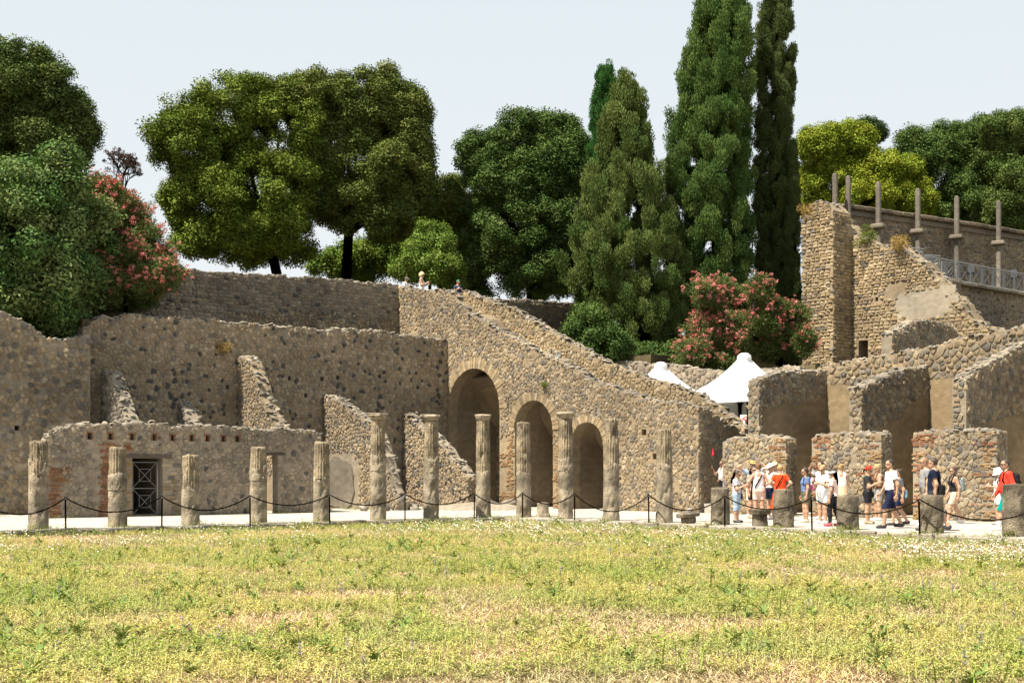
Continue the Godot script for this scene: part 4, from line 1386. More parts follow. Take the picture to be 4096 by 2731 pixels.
func tents() -> void:
	var fabric := plain("tent_fabric", Color(0.82, 0.82, 0.8), 0.7)
	fabric.backlight_enabled = true
	fabric.backlight = Color(0.35, 0.35, 0.33)
	var metal := plain("tent_pole", Color(0.5, 0.51, 0.52), 0.4, 0.8)
	for d in [[-13.2, -0.54, 2.5, 6.35, 1.78, "larger white pagoda tent with a rounded tip, behind the stairs"], [-13.2, -5.28, 2.5, 6.3, 1.78, "white pagoda tent mostly hidden behind the stair parapet"]]:
		var at := Transform3D(Basis(B3, Vector3.UP, A3), place(d[0], d[1], d[2]))
		var root := thing("tent", d[5], "tent", "white pagoda tents", at)
		var h: float = d[4]
		var eave := 2.35
		var apex: float = d[3] - d[2]
		var roof := Shape.new()
		for side in 4:
			var q := Basis(Vector3.UP, side * PI / 2)
			for j in 12:
				var f0 := j / 12.0
				var f1 := (j + 1) / 12.0
				var w0 := lerpf(h, 0.2, f0)
				var w1 := lerpf(h, 0.2, f1)
				var y0 := eave + (apex - eave) * (f0 * 0.55 + 0.45 * pow(f0, 2.4))
				var y1 := eave + (apex - eave) * (f1 * 0.55 + 0.45 * pow(f1, 2.4))
				roof.quad(q * Vector3(-w0, y0, w0), q * Vector3(w0, y0, w0), q * Vector3(w1, y1, w1), q * Vector3(-w1, y1, w1))
		part("roof", roof.mesh(), fabric, root)
		var knob := Shape.new()
		knob.lathe(PackedVector2Array([Vector2(0.26, apex - 0.06), Vector2(0.3, apex + 0.05), Vector2(0.27, apex + 0.16), Vector2(0.16, apex + 0.25), Vector2(0.01, apex + 0.28)]), 18)
		part("tip", knob.mesh(), fabric, root)
		for side in 4:
			var q := Basis(Vector3.UP, side * PI / 2)
			var fall := Shape.new()
			for j in 10:
				var x0 := lerpf(-h, h, j / 10.0)
				var x1 := lerpf(-h, h, (j + 1) / 10.0)
				var z0 := h + 0.02 + 0.02 * sin(j * 1.9)
				var z1 := h + 0.02 + 0.02 * sin((j + 1) * 1.9)
				fall.quad(q * Vector3(x0, eave - 0.36, z0), q * Vector3(x1, eave - 0.36, z1), q * Vector3(x1, eave, h + 0.01), q * Vector3(x0, eave, h + 0.01))
			part("valance", fall.mesh(), fabric, root)
			var leg := Shape.new()
			leg.bar(q * Vector3(h - 0.04, 0, h - 0.04), q * Vector3(h - 0.04, eave, h - 0.04), 0.07)
			part("leg", leg.mesh(), metal, root)
			if side != 1:
				var wallsh := Shape.new()
				var wide := h * (0.5 if side == 0 else 0.97)
				var off := -h * 0.45 if side == 0 else 0.0
				wallsh.box(q * Vector3(off, eave / 2 - 0.1, h - 0.1), (q * Vector3(wide * 2, eave - 0.3, 0.03)).abs(), Basis())
				part("side_panel", wallsh.mesh(), fabric, root)
			var gather := Shape.new()
			gather.tube(PackedVector3Array([q * Vector3(h - 0.15, eave - 0.1, h - 0.12), q * Vector3(h - 0.17, eave - 0.9, h - 0.12), q * Vector3(h - 0.13, 0.0, h - 0.1)]), PackedFloat32Array([0.12, 0.07, 0.12]), 8)
			part("tied_curtain", gather.mesh(), fabric, root)
	# no-entry sign on a crossed fence
	var sign := thing("warning_sign", "white sign with a red crossed circle over a black hand, on a crossed fence", "sign", "", Transform3D(Basis(Vector3(0.93, 0, 0.37), Vector3.UP, Vector3(-0.37, 0, 0.93)), place(-11.6, 0.92, 2.5)))
	var board := Shape.new()
	board.box(Vector3(0, 1.06, 0), Vector3(0.52, 0.82, 0.015), Basis(), 0.004)
	part("board", board.mesh(), plain("sign_white", Color(0.8, 0.8, 0.79), 0.5), sign)
	var ring := TorusMesh.new()
	ring.inner_radius = 0.165
	ring.outer_radius = 0.2
	ring.rings = 32
	part("red_ring", ring, plain("sign_red", Color(0.6, 0.03, 0.03), 0.5), sign, Transform3D(Basis(Vector3.RIGHT, PI / 2).scaled(Vector3(1, 1, 0.3)), Vector3(0, 1.21, 0.012)))
	var hand := Shape.new()
	hand.box(Vector3(0.0, 1.18, 0.012), Vector3(0.11, 0.12, 0.008), Basis(), 0.003)
	for k in 4:
		hand.box(Vector3(-0.042 + k * 0.028, 1.275, 0.012), Vector3(0.02, 0.09 - absf(k - 1.5) * 0.015, 0.008), Basis(), 0.002)
	hand.box(Vector3(0.07, 1.2, 0.012), Vector3(0.022, 0.08, 0.008), Basis(Vector3.BACK, -0.6), 0.002)
	part("hand_print", hand.mesh(), plain("sign_black", Color(0.02, 0.02, 0.02), 0.5), sign)
	var slash := Shape.new()
	slash.box(Vector3(0, 1.21, 0.02), Vector3(0.36, 0.035, 0.008), Basis(Vector3.BACK, -0.785), 0.002)
	part("red_bar", slash.mesh(), plain("sign_red", Color.RED), sign)
	var text := Shape.new()
	for k in 4:
		text.box(Vector3(0, 0.92 - k * 0.055, 0.01), Vector3(0.4 - (k % 2) * 0.08, 0.018, 0.006))
	part("small_print", text.mesh(), plain("print_grey", Color(0.35, 0.35, 0.36), 0.6), sign)
	var fence := Shape.new()
	fence.bar(Vector3(-0.4, 0, -0.03), Vector3(0.4, 0.64, -0.03), 0.045)
	fence.bar(Vector3(0.4, 0, -0.06), Vector3(-0.4, 0.64, -0.06), 0.045)
	for x in [-0.45, 0.45]:
		fence.bar(Vector3(x, 0, -0.045), Vector3(x, 1.5, -0.045), 0.04)
	part("crossed_fence", fence.mesh(), plain("post_iron", Color.BLACK), sign)

# ---------------------------------------------------------------- trees

var leaf_sprays := {}
var greens := {
	"oak_dark": [Color(0.06, 0.1, 0.03), Color(0.13, 0.165, 0.045)],
	"oak_olive": [Color(0.085, 0.135, 0.022), Color(0.17, 0.215, 0.038)],
	"oak_grey": [Color(0.08, 0.115, 0.028), Color(0.16, 0.185, 0.05)],
	"laurel": [Color(0.055, 0.13, 0.035), Color(0.19, 0.24, 0.09)],
	"fresh": [Color(0.1, 0.18, 0.03), Color(0.17, 0.23, 0.05)],
	"yellowish": [Color(0.11, 0.155, 0.03), Color(0.18, 0.21, 0.05)],
	"evergreen": [Color(0.05, 0.1, 0.028), Color(0.115, 0.165, 0.045)],
	"evergreen_light": [Color(0.065, 0.115, 0.03), Color(0.13, 0.175, 0.05)],
	"oleander": [Color(0.085, 0.13, 0.04), Color(0.16, 0.18, 0.07)],
	"oleander_dark": [Color(0.07, 0.105, 0.03), Color(0.13, 0.15, 0.055)],
	"lime": [Color(0.15, 0.22, 0.025), Color(0.27, 0.3, 0.035)],
	"pine": [Color(0.03, 0.055, 0.02), Color(0.05, 0.08, 0.028)],
	"cypress": [Color(0.06, 0.105, 0.028), Color(0.135, 0.17, 0.05)],
	"cypress_green": [Color(0.05, 0.105, 0.028), Color(0.115, 0.17, 0.045)],
	"cypress_dark": [Color(0.045, 0.075, 0.025), Color(0.095, 0.12, 0.04)],
	"cypress_bright": [Color(0.03, 0.1, 0.025), Color(0.055, 0.14, 0.035)],
}


func make_leaves() -> void:
	rng.seed = 101
	for kind in ["broad", "needle", "long", "blossom"]:
		var sh := Shape.new()
		var count: int = {"broad": 130, "needle": 120, "long": 130, "blossom": 26}[kind]
		for k in count:
			var d := Vector3(rng.randfn(), rng.randfn(), rng.randfn()).normalized()
			var p := d * pow(rng.randf(), 0.36)
			var nn := (d + Vector3(rng.randfn() * 0.55, rng.randfn() * 0.55 + 0.45, rng.randfn() * 0.55)).normalized()
			var axis := nn.cross(Vector3(rng.randfn(), rng.randfn(), rng.randfn())).normalized()
			var long := 0.3
			var wide := 0.17
			match kind:
				"needle":
					axis = (d * 0.4 + Vector3(rng.randfn() * 0.3, 1.0, rng.randfn() * 0.3)).normalized()
					nn = (nn - axis * nn.dot(axis)).normalized()
					long = 0.4
					wide = 0.17
				"long":
					axis = (d + Vector3(rng.randfn() * 0.6, 0.5 + rng.randfn() * 0.5, rng.randfn() * 0.6)).normalized()
					nn = (nn - axis * nn.dot(axis)).normalized()
					long = 0.4
					wide = 0.11
				"blossom":
					long = 0.6
					wide = 0.55
			var side := axis.cross(nn).normalized()
			var f := rng.randf_range(0.8, 1.2)
			long *= f
			wide *= f
			var tone := rng.randf_range(0.75, 1.25)
			sh.tint = Color(tone * rng.randf_range(0.95, 1.08), tone, tone * rng.randf_range(0.85, 1.1))
			var tip := p + axis * long
			var mid := p + axis * long * 0.5 + nn * long * 0.08
			var first := sh.v.size()
			var out := nn
			sh.vert(p, out); sh.vert(mid + side * wide * 0.5, out); sh.vert(tip, out); sh.vert(mid - side * wide * 0.5, out)
			sh.i.append_array(PackedInt32Array([first, first + 2, first + 1, first, first + 3, first + 2]))
		leaf_sprays[kind] = sh.mesh(true)


func leaf_material(key: String, shine := 0.5) -> StandardMaterial3D:
	if materials.has(key):
		return materials[key]
	var m := plain(key, Color.WHITE, shine, 0.0, true)
	m.metallic_specular = 0.12
	m.backlight_enabled = true
	m.backlight = Color(0.4, 0.44, 0.24)
	return m


func broadleaf(called: String, label: String, category: String, base: Vector3, lobes: Array, tone: String, size := 0.72, bloom := 0.0) -> void:
	rng.seed = hash(label)
	var group := "oleanders" if called == "oleander" else "trees and shrubs above the ruins"
	var root := thing(called, label, category, group, Transform3D(Basis(), base))
	var where := []
	var tints := PackedColorArray()
	var flowers := []
	var pinks := PackedColorArray()
	var lo: Color = greens[tone][0]
	var hi: Color = greens[tone][1]
	var boughs := []
	for l in lobes:
		var c := Vector3(l[0], l[1], l[2])
		var r := Vector3(l[3], l[4], l[5])
		var mean := (r.x + r.y + r.z) / 3.0
		var bough := maxf(size * 0.85, mean * rng.randf_range(0.26, 0.34))
		var m := int(4.6 * mean * mean / (bough * bough)) + 3
		for k in m:
			var d := Vector3(rng.randfn(), rng.randfn(), rng.randfn()).normalized()
			var p := c + d * (r - Vector3.ONE * bough * 0.75).max(Vector3.ZERO) * (rng.randf_range(0.7, 1.08) if rng.randf() < 0.8 else rng.randf_range(1.08, 1.25))
			var deep := false
			for o in lobes:
				if o != l and ((p - Vector3(o[0], o[1], o[2])) / Vector3(o[3], o[4], o[5])).length() < 0.5:
					deep = true
			if not deep:
				boughs.append([p, bough * rng.randf_range(0.5, 1.3), (d + Vector3(0, 0.35, 0)).normalized(), rng.randf()])
	for bo in boughs:
		var rad: float = bo[1]
		var n := int(6.5 * rad * rad / (size * size)) + 4
		for k in n:
			var d: Vector3 = (Vector3(rng.randfn(), rng.randfn(), rng.randfn()).normalized() + bo[2] * 0.8).normalized()
			var p: Vector3 = bo[0] + d * Vector3(1, 0.8, 1) * rad * (rng.randf_range(0.75, 1.0) if rng.randf() < 0.8 else rng.randf_range(0.25, 1.5))
			var s := size * rng.randf_range(0.45, 0.8)
			where.append(Transform3D(Basis.from_euler(Vector3(rng.randfn() * 0.35, rng.randf() * TAU, rng.randfn() * 0.35)).scaled(Vector3(s, s * 0.85, s)), p - base))
			var w := clampf(rng.randf() * 0.5 + bo[3] * 0.6 - 0.05, 0, 1)
			var g := rng.randf_range(0.85, 1.15)
			var col := lo.lerp(hi, w)
			tints.append(Color(col.r * g, col.g * g, col.b * g))
			if bloom > 0 and rng.randf() < 0.95 * bloom and (bo[2] + d).y > -0.3 and p.distance_to(bo[0]) > rad * 0.7:
				for q in 1 + rng.randi() % 3:
					var b := size * rng.randf_range(0.11, 0.24)
					flowers.append(Transform3D(Basis.from_euler(Vector3(rng.randf() * TAU, rng.randf() * TAU, 0)).scaled(Vector3(b, b * 0.8, b)), p - base + d * s * rng.randf_range(0.8, 1.15) + Vector3(rng.randfn(), rng.randfn(), rng.randfn()) * 0.08))
					pinks.append(Color(0.55, 0.13, 0.13).lerp(Color(0.68, 0.32, 0.28), rng.randf()))
	var crown := scatter("crown", leaf_sprays["long" if called == "oleander" else "broad"], leaf_material("leaves"), root, where, tints)
	if bloom > 0:
		scatter("blossoms", leaf_sprays["blossom"], leaf_material("petals", 0.7), root, flowers, pinks)
	# trunk and limbs reaching into the lobes
	var bark := mineral("bark", Color(0.1, 0.08, 0.06), false, 0.95, 0.4)
	var tall := 1e9
	var mid := Vector3.ZERO
	for l in lobes:
		mid += Vector3(l[0], l[1], l[2]) / lobes.size()
		tall = minf(tall, l[1])
	mid -= base
	var fork := Vector3(mid.x * 0.25, maxf(0.4, (tall - base.y) * 0.75 + 0.2), mid.z * 0.25)
	var thick := 0.4 if category == "tree" else 0.12
	var sh := Shape.new()
	sh.tube(PackedVector3Array([Vector3(0, -0.3, 0), fork * 0.5 + Vector3(0.1, 0, 0), fork, fork.lerp(mid, 0.6)]), PackedFloat32Array([thick, thick * 0.8, thick * 0.7, thick * 0.35]), 9)
	part("trunk", sh.mesh(), bark, root)
	for l in lobes:
		sh = Shape.new()
		var to := Vector3(l[0], l[1], l[2]) - base
		sh.tube(PackedVector3Array([fork, fork.lerp(to, 0.5) + Vector3(0, 0.25, 0), to, to + Vector3(rng.randfn(), 1.2, rng.randfn()).normalized() * l[4] * 0.7]), PackedFloat32Array([thick * 0.45, thick * 0.28, thick * 0.16, 0.02]), 6)
		part("limb", sh.mesh(), bark, root.get_node("trunk"))


func cypress(called: String, label: String, base: Vector3, rows: Array, tone: String, size: float) -> void:
	rng.seed = hash(label)
	var root := thing(called, label, "tree", "cypresses", Transform3D(Basis(), base))
	var where := []
	var tints := PackedColorArray()
	var lo: Color = greens[tone][0]
	var hi: Color = greens[tone][1]
	for k in rows.size() - 1:
		var a: Array = rows[k]
		var b: Array = rows[k + 1]
		var high: float = a[0] - b[0]
		var mean: float = (a[2] + b[2]) / 2.0
		var m := int(TAU * maxf(mean, 0.3) * high / (size * size) * 0.8) + 7
		for j in m:
			var f := rng.randf()
			var ang := rng.randf() * TAU
			var r: float = lerpf(a[2], b[2], f) - size * 0.35
			r *= rng.randf_range(0.8, 1.06) if rng.randf() < 0.62 else rng.randf_range(0.1, 0.78)
			var c := Vector3(lerpf(a[1], b[1], f) + cos(ang) * r, lerpf(a[0], b[0], f), base.z + sin(ang) * r * 0.95) - base
			var tall := size * rng.randf_range(0.9, 1.7)
			var w0 := rng.randf()
			var n := 9
			for q in n:  # a bough: an upswept plume
				var d := Vector3(rng.randfn(), 0, rng.randfn()).normalized() * size * rng.randf_range(0.15, 0.42)
				var up := rng.randf_range(-0.5, 0.6) * tall
				var p := c + d * (1.0 - 0.6 * absf(up) / tall) + Vector3(cos(ang) * up * 0.25, up, sin(ang) * up * 0.25)
				var s := size * rng.randf_range(0.32, 0.6)
				where.append(Transform3D(Basis.from_euler(Vector3(sin(ang) * 0.3 + rng.randfn() * 0.15, rng.randf() * TAU, -cos(ang) * 0.3)).scaled(Vector3(s * 0.85, s * 1.2, s * 0.85)), p))
				var g := rng.randf_range(0.85, 1.15)
				var col := lo.lerp(hi, clampf(w0 * 0.7 + rng.randf() * 0.3, 0, 1))
				tints.append(Color(col.r * g, col.g * g, col.b * g))
	scatter("crown", leaf_sprays["needle"], leaf_material("needles", 0.65), root, where, tints)
	var sh := Shape.new()
	var top: Array = rows[0]
	sh.tube(PackedVector3Array([Vector3(0, -0.3, 0), Vector3(0, (top[0] - base.y) * 0.5, 0), Vector3(top[1] - base.x, top[0] - base.y - 0.3, 0)]), PackedFloat32Array([0.35, 0.2, 0.03]), 8)
	part("trunk", sh.mesh(), mineral("bark", Color(0.1, 0.08, 0.06)), root)


func bare_tree(base: Vector3) -> void:
	rng.seed = 77
	var root := thing("bare_tree", "leafless twiggy tree with dark seed heads between the two left trees", "tree", "", Transform3D(Basis(), base))
	var sh := Shape.new()
	var seeds := []
	var dark := PackedColorArray()
	var queue := [[Vector3(0, -0.2, 0), Vector3(0.15, 1, 0).normalized(), 5.0, 0.09, 0]]
	while not queue.is_empty():
		var b: Array = queue.pop_back()
		var end: Vector3 = b[0] + b[1] * b[2]
		sh.tube(PackedVector3Array([b[0], b[0].lerp(end, 0.5) + Vector3(rng.randfn(), rng.randfn(), rng.randfn()) * 0.05, end]), PackedFloat32Array([b[3], b[3] * 0.8, b[3] * 0.62]), 5, false)
		if b[4] < 4:
			for k in 3 + (1 if b[4] > 1 else 0):
				var d: Vector3 = (b[1] + Vector3(rng.randfn() * 0.6 + 0.12, rng.randf_range(-0.1, 0.5), rng.randfn() * 0.6)).normalized()
				queue.append([end, d, (1.5 if b[4] == 0 else b[2]) * rng.randf_range(0.6, 0.8), b[3] * 0.6, b[4] + 1])
		else:
			seeds.append(Transform3D(Basis.from_euler(Vector3(rng.randf() * 6, rng.randf() * 6, 0)).scaled(Vector3.ONE * 0.1), end))
			dark.append(Color(0.09, 0.06, 0.05))
	part("trunk", sh.mesh(), mineral("twig_bark", Color(0.17, 0.13, 0.11)), root)
	scatter("seed_heads", leaf_sprays["blossom"], leaf_material("leaves"), root, seeds, dark)


func trees() -> void:
	make_leaves()
	broadleaf("oak_tree", "dark holm oak cut by the left edge of the picture", "tree", Vector3(-25.33, 10.00, -66.00), [[-26.83, 20.35, -65.30, 3.09, 2.87, 2.83], [-24.88, 21.22, -66.00, 2.01, 2.12, 1.96], [-24.02, 19.63, -66.70, 2.14, 2.48, 2.19], [-24.75, 17.79, -65.65, 2.88, 2.00, 2.32], [-22.59, 19.31, -66.35, 0.94, 1.57, 1.19], [-28.15, 17.26, -65.30, 3.31, 2.65, 2.83], [-22.88, 17.88, -66.00, 1.23, 1.23, 1.17]], "oak_dark")
	broadleaf("laurel_bush", "leafy green shrub spilling over the wall at the far left", "shrub", Vector3(-18.93, 6.30, -50.20), [[-19.16, 10.46, -49.50, 2.68, 2.68, 2.54], [-18.08, 11.61, -50.20, 1.87, 1.87, 1.77], [-17.64, 9.85, -50.90, 1.63, 1.89, 1.67], [-17.87, 8.17, -49.85, 1.60, 1.26, 1.36], [-19.14, 12.87, -50.55, 1.28, 1.20, 1.18], [-17.32, 13.31, -49.50, 0.64, 0.84, 0.70], [-17.40, 7.28, -50.20, 1.02, 0.68, 0.81], [-21.25, 10.03, -50.90, 2.41, 2.58, 2.37], [-19.47, 8.84, -49.85, 1.85, 1.18, 1.44]], "laurel", 0.8)
	broadleaf("oleander", "pink flowering oleander beside the green shrub on the left wall", "shrub", Vector3(-15.89, 7.50, -52.50), [[-17.08, 11.92, -51.80, 0.96, 1.05, 0.96], [-16.21, 12.60, -52.50, 0.71, 0.80, 0.72], [-15.74, 11.84, -53.20, 0.81, 1.08, 0.90], [-14.91, 10.59, -52.15, 0.70, 0.97, 0.80], [-15.82, 10.53, -52.85, 1.07, 1.25, 1.10], [-14.45, 9.47, -51.80, 0.67, 0.79, 0.69], [-15.71, 9.23, -52.50, 1.42, 0.89, 1.10], [-14.34, 10.55, -53.20, 0.36, 0.43, 0.38], [-16.75, 9.53, -52.15, 1.23, 1.23, 1.17], [-16.98, 13.21, -52.85, 0.62, 0.50, 0.53], [-13.84, 9.47, -51.80, 0.28, 0.53, 0.38]], "oleander", 0.5, 1.0)
	broadleaf("oak_tree", "round holm oak, left one of the big pair above the upper wall", "tree", Vector3(-13.03, 10.00, -74.00), [[-17.98, 20.42, -73.30, 2.10, 2.60, 2.23], [-15.90, 21.98, -74.00, 2.75, 2.38, 2.43], [-13.53, 21.54, -74.70, 2.78, 2.90, 2.70], [-18.56, 18.02, -73.65, 1.62, 1.99, 1.71], [-16.98, 17.17, -74.35, 2.76, 2.39, 2.45], [-14.26, 17.45, -73.30, 2.97, 2.60, 2.65], [-15.40, 15.47, -74.00, 3.00, 1.75, 2.26], [-13.27, 15.35, -74.70, 2.02, 1.64, 1.74], [-17.69, 15.28, -73.65, 1.62, 1.24, 1.36]], "oak_olive")
	broadleaf("oak_tree", "round holm oak, right one of the big pair, its trunk showing", "tree", Vector3(-10.17, 10.00, -76.00), [[-11.09, 23.10, -75.30, 2.67, 2.04, 2.24], [-8.88, 23.55, -76.00, 2.70, 1.85, 2.16], [-7.15, 22.59, -76.70, 2.07, 2.20, 2.03], [-5.90, 22.56, -75.65, 1.07, 1.53, 1.24], [-9.70, 20.69, -76.35, 3.22, 2.84, 2.88], [-7.02, 19.41, -75.30, 2.16, 2.42, 2.18], [-5.67, 20.60, -76.00, 0.87, 1.80, 1.27], [-10.78, 18.44, -76.70, 2.46, 2.07, 2.15], [-8.33, 17.45, -75.65, 2.43, 1.92, 2.06], [-6.47, 17.59, -76.35, 1.50, 1.93, 1.63]], "oak_grey")
	broadleaf("far_bush", "low light green bushes seen under the oak crowns", "shrub", Vector3(-9.14, 10.00, -83.00), [[-11.71, 15.00, -82.30, 1.06, 1.00, 0.98], [-9.98, 15.34, -83.00, 1.74, 1.29, 1.44], [-8.09, 15.88, -83.70, 1.75, 1.64, 1.61], [-6.31, 15.98, -82.65, 1.40, 1.84, 1.54], [-7.77, 17.09, -83.35, 1.27, 1.27, 1.20]], "fresh")
	broadleaf("leafy_bush", "bright green bush right behind the visitors on the stairs", "shrub", Vector3(-4.52, 9.90, -70.00), [[-4.47, 13.07, -69.30, 1.36, 1.36, 1.29], [-5.46, 12.67, -70.00, 0.85, 0.80, 0.79], [-3.68, 12.87, -70.70, 0.76, 0.96, 0.82], [-4.14, 14.07, -69.65, 0.94, 0.94, 0.89]], "fresh", 0.6)
	broadleaf("olive_tree", "yellowish tree between the oak pair and the dark wood", "tree", Vector3(-4.41, 9.90, -81.00), [[-4.23, 18.42, -80.30, 1.63, 1.76, 1.61], [-5.23, 16.10, -81.00, 1.64, 1.92, 1.69], [-3.48, 17.06, -81.70, 1.66, 2.35, 1.90], [-4.80, 17.40, -80.65, 1.36, 1.63, 1.42], [-2.91, 15.07, -81.35, 1.65, 2.20, 1.83]], "yellowish")
	broadleaf("dark_tree", "tall dark evergreen left of the broad cypress", "tree", Vector3(1.16, 9.90, -78.00), [[-1.72, 20.93, -77.30, 1.44, 1.36, 1.33], [0.63, 22.15, -78.00, 1.63, 1.32, 1.40], [2.63, 22.60, -78.70, 1.54, 1.28, 1.34], [-0.68, 19.18, -77.65, 2.49, 1.97, 2.12], [1.96, 20.00, -78.35, 2.38, 2.25, 2.20], [0.10, 16.49, -77.30, 2.74, 2.35, 2.42], [2.87, 17.15, -78.00, 1.98, 2.64, 2.19], [-0.96, 14.36, -78.70, 2.26, 1.73, 1.89], [1.68, 13.93, -77.65, 2.36, 1.71, 1.93], [3.81, 21.19, -78.35, 1.01, 1.32, 1.11]], "evergreen")
	broadleaf("oleander", "pink oleander bush directly above the larger white tent", "shrub", Vector3(9.77, 6.20, -61.00), [[8.94, 10.05, -60.30, 0.53, 0.61, 0.54], [9.77, 9.84, -61.00, 0.70, 0.93, 0.77], [10.71, 9.73, -61.70, 0.54, 0.71, 0.59], [10.84, 8.26, -60.65, 0.82, 1.13, 0.92], [9.62, 8.34, -61.35, 1.16, 1.14, 1.09], [8.47, 7.20, -60.30, 0.65, 0.61, 0.60], [10.08, 7.06, -61.00, 1.13, 0.54, 0.79]], "oleander", 0.48, 1.3)
	broadleaf("oleander", "darker pink oleander bush beside the theatre buttress", "shrub", Vector3(12.55, 6.20, -60.50), [[11.43, 9.88, -59.80, 0.48, 0.73, 0.58], [12.24, 9.26, -60.50, 0.74, 0.61, 0.64], [13.21, 8.94, -61.20, 0.74, 0.66, 0.67], [13.45, 7.70, -60.15, 0.49, 0.91, 0.67], [12.42, 7.87, -60.85, 1.03, 0.99, 0.96], [11.70, 8.67, -59.80, 0.61, 0.61, 0.58]], "oleander_dark", 0.48, 0.6)
	broadleaf("slope_shrub", "low dark shrubs on the slope at the foot of the broad cypress", "shrub", Vector3(6.90, 6.20, -63.00), [[4.50, 7.91, -62.30, 1.05, 0.84, 0.90], [5.62, 7.45, -63.00, 1.06, 0.72, 0.85], [6.97, 7.37, -63.70, 1.08, 0.65, 0.82], [8.13, 7.19, -62.65, 0.95, 0.59, 0.73], [3.72, 8.98, -63.35, 0.86, 1.07, 0.91]], "evergreen", 0.6)
	broadleaf("plane_tree", "yellow green tree behind the first theatre masts", "tree", Vector3(24.06, 13.00, -92.00), [[21.87, 24.73, -91.30, 1.60, 1.79, 1.61], [24.06, 25.22, -92.00, 1.80, 1.49, 1.56], [23.61, 22.58, -92.70, 2.66, 2.13, 2.28], [26.13, 23.27, -91.65, 2.32, 1.70, 1.91], [28.20, 22.50, -92.35, 1.81, 1.81, 1.72], [25.42, 21.03, -91.30, 2.93, 1.48, 2.10], [28.97, 20.56, -92.00, 1.18, 1.40, 1.23], [21.48, 21.96, -92.70, 1.13, 1.72, 1.35]], "lime")
	broadleaf("pine_tree", "small dark pine crown rising between the yellow green trees", "tree", Vector3(27.56, 13.00, -99.00), [[27.36, 28.10, -98.30, 0.93, 0.60, 0.73], [27.23, 27.69, -99.00, 1.00, 0.60, 0.76], [28.26, 28.04, -99.70, 0.61, 0.47, 0.51]], "pine")
	broadleaf("evergreen_tree", "dense dark green tree at the top right above the theatre", "tree", Vector3(32.22, 13.00, -95.00), [[29.76, 25.33, -94.30, 1.75, 1.53, 1.56], [32.54, 25.99, -95.00, 2.09, 1.54, 1.72], [34.72, 26.75, -95.70, 1.78, 1.45, 1.54], [31.78, 23.34, -94.65, 2.56, 2.17, 2.25], [34.60, 23.18, -95.35, 2.58, 2.58, 2.45], [33.26, 21.03, -94.30, 2.80, 1.53, 2.06]], "evergreen")
	broadleaf("evergreen_tree", "rightmost dark green tree, cut by the picture edge", "tree", Vector3(36.57, 13.00, -93.00), [[35.36, 26.08, -92.30, 2.06, 1.40, 1.64], [36.57, 23.59, -93.00, 2.36, 2.98, 2.54], [38.43, 25.66, -93.70, 2.53, 2.85, 2.56], [35.81, 20.69, -92.65, 2.50, 1.50, 1.90], [35.45, 23.99, -93.35, 1.89, 1.89, 1.80]], "evergreen_light")
	cypress("cypress", "broad bushy cypress left of the tall pair, the widest of them", Vector3(6.67, 6.60, -66.00), [[21.62, 5.93, 0.22], [20.78, 5.92, 0.81], [19.21, 5.85, 1.19], [17.65, 5.61, 1.62], [15.87, 5.77, 2.23], [13.86, 5.72, 2.84], [12.08, 5.77, 3.19], [10.30, 6.22, 2.90], [8.51, 6.33, 2.45], [6.73, 6.67, 1.67]], "cypress", 0.62)
	cypress("cypress", "slim dark green cypress tip behind the broad cypress", Vector3(5.22, 6.60, -73.00), [[24.49, 5.28, 0.25], [23.80, 5.28, 0.59], [22.32, 5.25, 0.76], [20.10, 5.22, 0.92], [16.64, 5.22, 1.05], [12.70, 5.22, 0.92]], "cypress_bright", 0.45)
	cypress("cypress", "very tall cypress rising past the top edge, thicker of the pair", Vector3(10.77, 6.60, -68.00), [[28.71, 11.12, 0.23], [27.56, 11.18, 0.86], [26.18, 11.16, 1.38], [24.34, 11.03, 1.75], [22.74, 10.80, 1.93], [19.75, 10.49, 2.19], [16.99, 10.43, 2.30], [14.24, 10.43, 2.30], [11.94, 10.64, 2.04], [10.10, 10.72, 1.78], [7.80, 10.77, 1.49]], "cypress_green", 0.60)
	cypress("cypress", "tall slender cypress rising past the top edge, right of the thicker one", Vector3(14.64, 6.60, -70.00), [[29.27, 14.40, 0.17], [27.85, 14.37, 0.67], [25.96, 14.33, 0.95], [23.83, 14.31, 1.06], [21.23, 14.25, 1.03], [17.92, 14.24, 1.09], [15.08, 14.28, 1.18], [12.71, 14.39, 1.17], [10.35, 14.59, 1.02], [8.46, 14.64, 0.71]], "cypress_dark", 0.50)
	cypress("cypress", "small narrow cypress squeezed against the theatre buttress", Vector3(15.06, 6.60, -69.00), [[19.13, 15.06, 0.09], [18.15, 15.06, 0.28], [16.29, 15.06, 0.37], [13.95, 15.05, 0.43], [11.16, 15.05, 0.43], [9.29, 15.06, 0.33]], "cypress_dark", 0.40)
	bare_tree(Vector3(-19.92, 10.0, -63.00))


# ---------------------------------------------------------------- the lawn

func blade(sh: Shape, at: Vector3, lean: Vector3, tall: float, wide: float) -> void:
	var side := Vector3(rng.randfn(), 0, rng.randfn()).normalized() * wide / 2
	var mid := at + Vector3(0, tall * 0.55, 0) + lean * 0.35
	var tip := at + Vector3(0, tall, 0) + lean
	var nn := (Vector3.UP * 0.7 + side.cross(Vector3.UP).normalized() * 0.6).normalized()
	var k := sh.v.size()
	sh.vert(at - side, nn); sh.vert(at + side, nn); sh.vert(mid + side * 0.8, nn); sh.vert(mid - side * 0.8, nn); sh.vert(tip, nn)
	sh.i.append_array(PackedInt32Array([k, k + 2, k + 1, k, k + 3, k + 2, k + 3, k + 4, k + 2]))


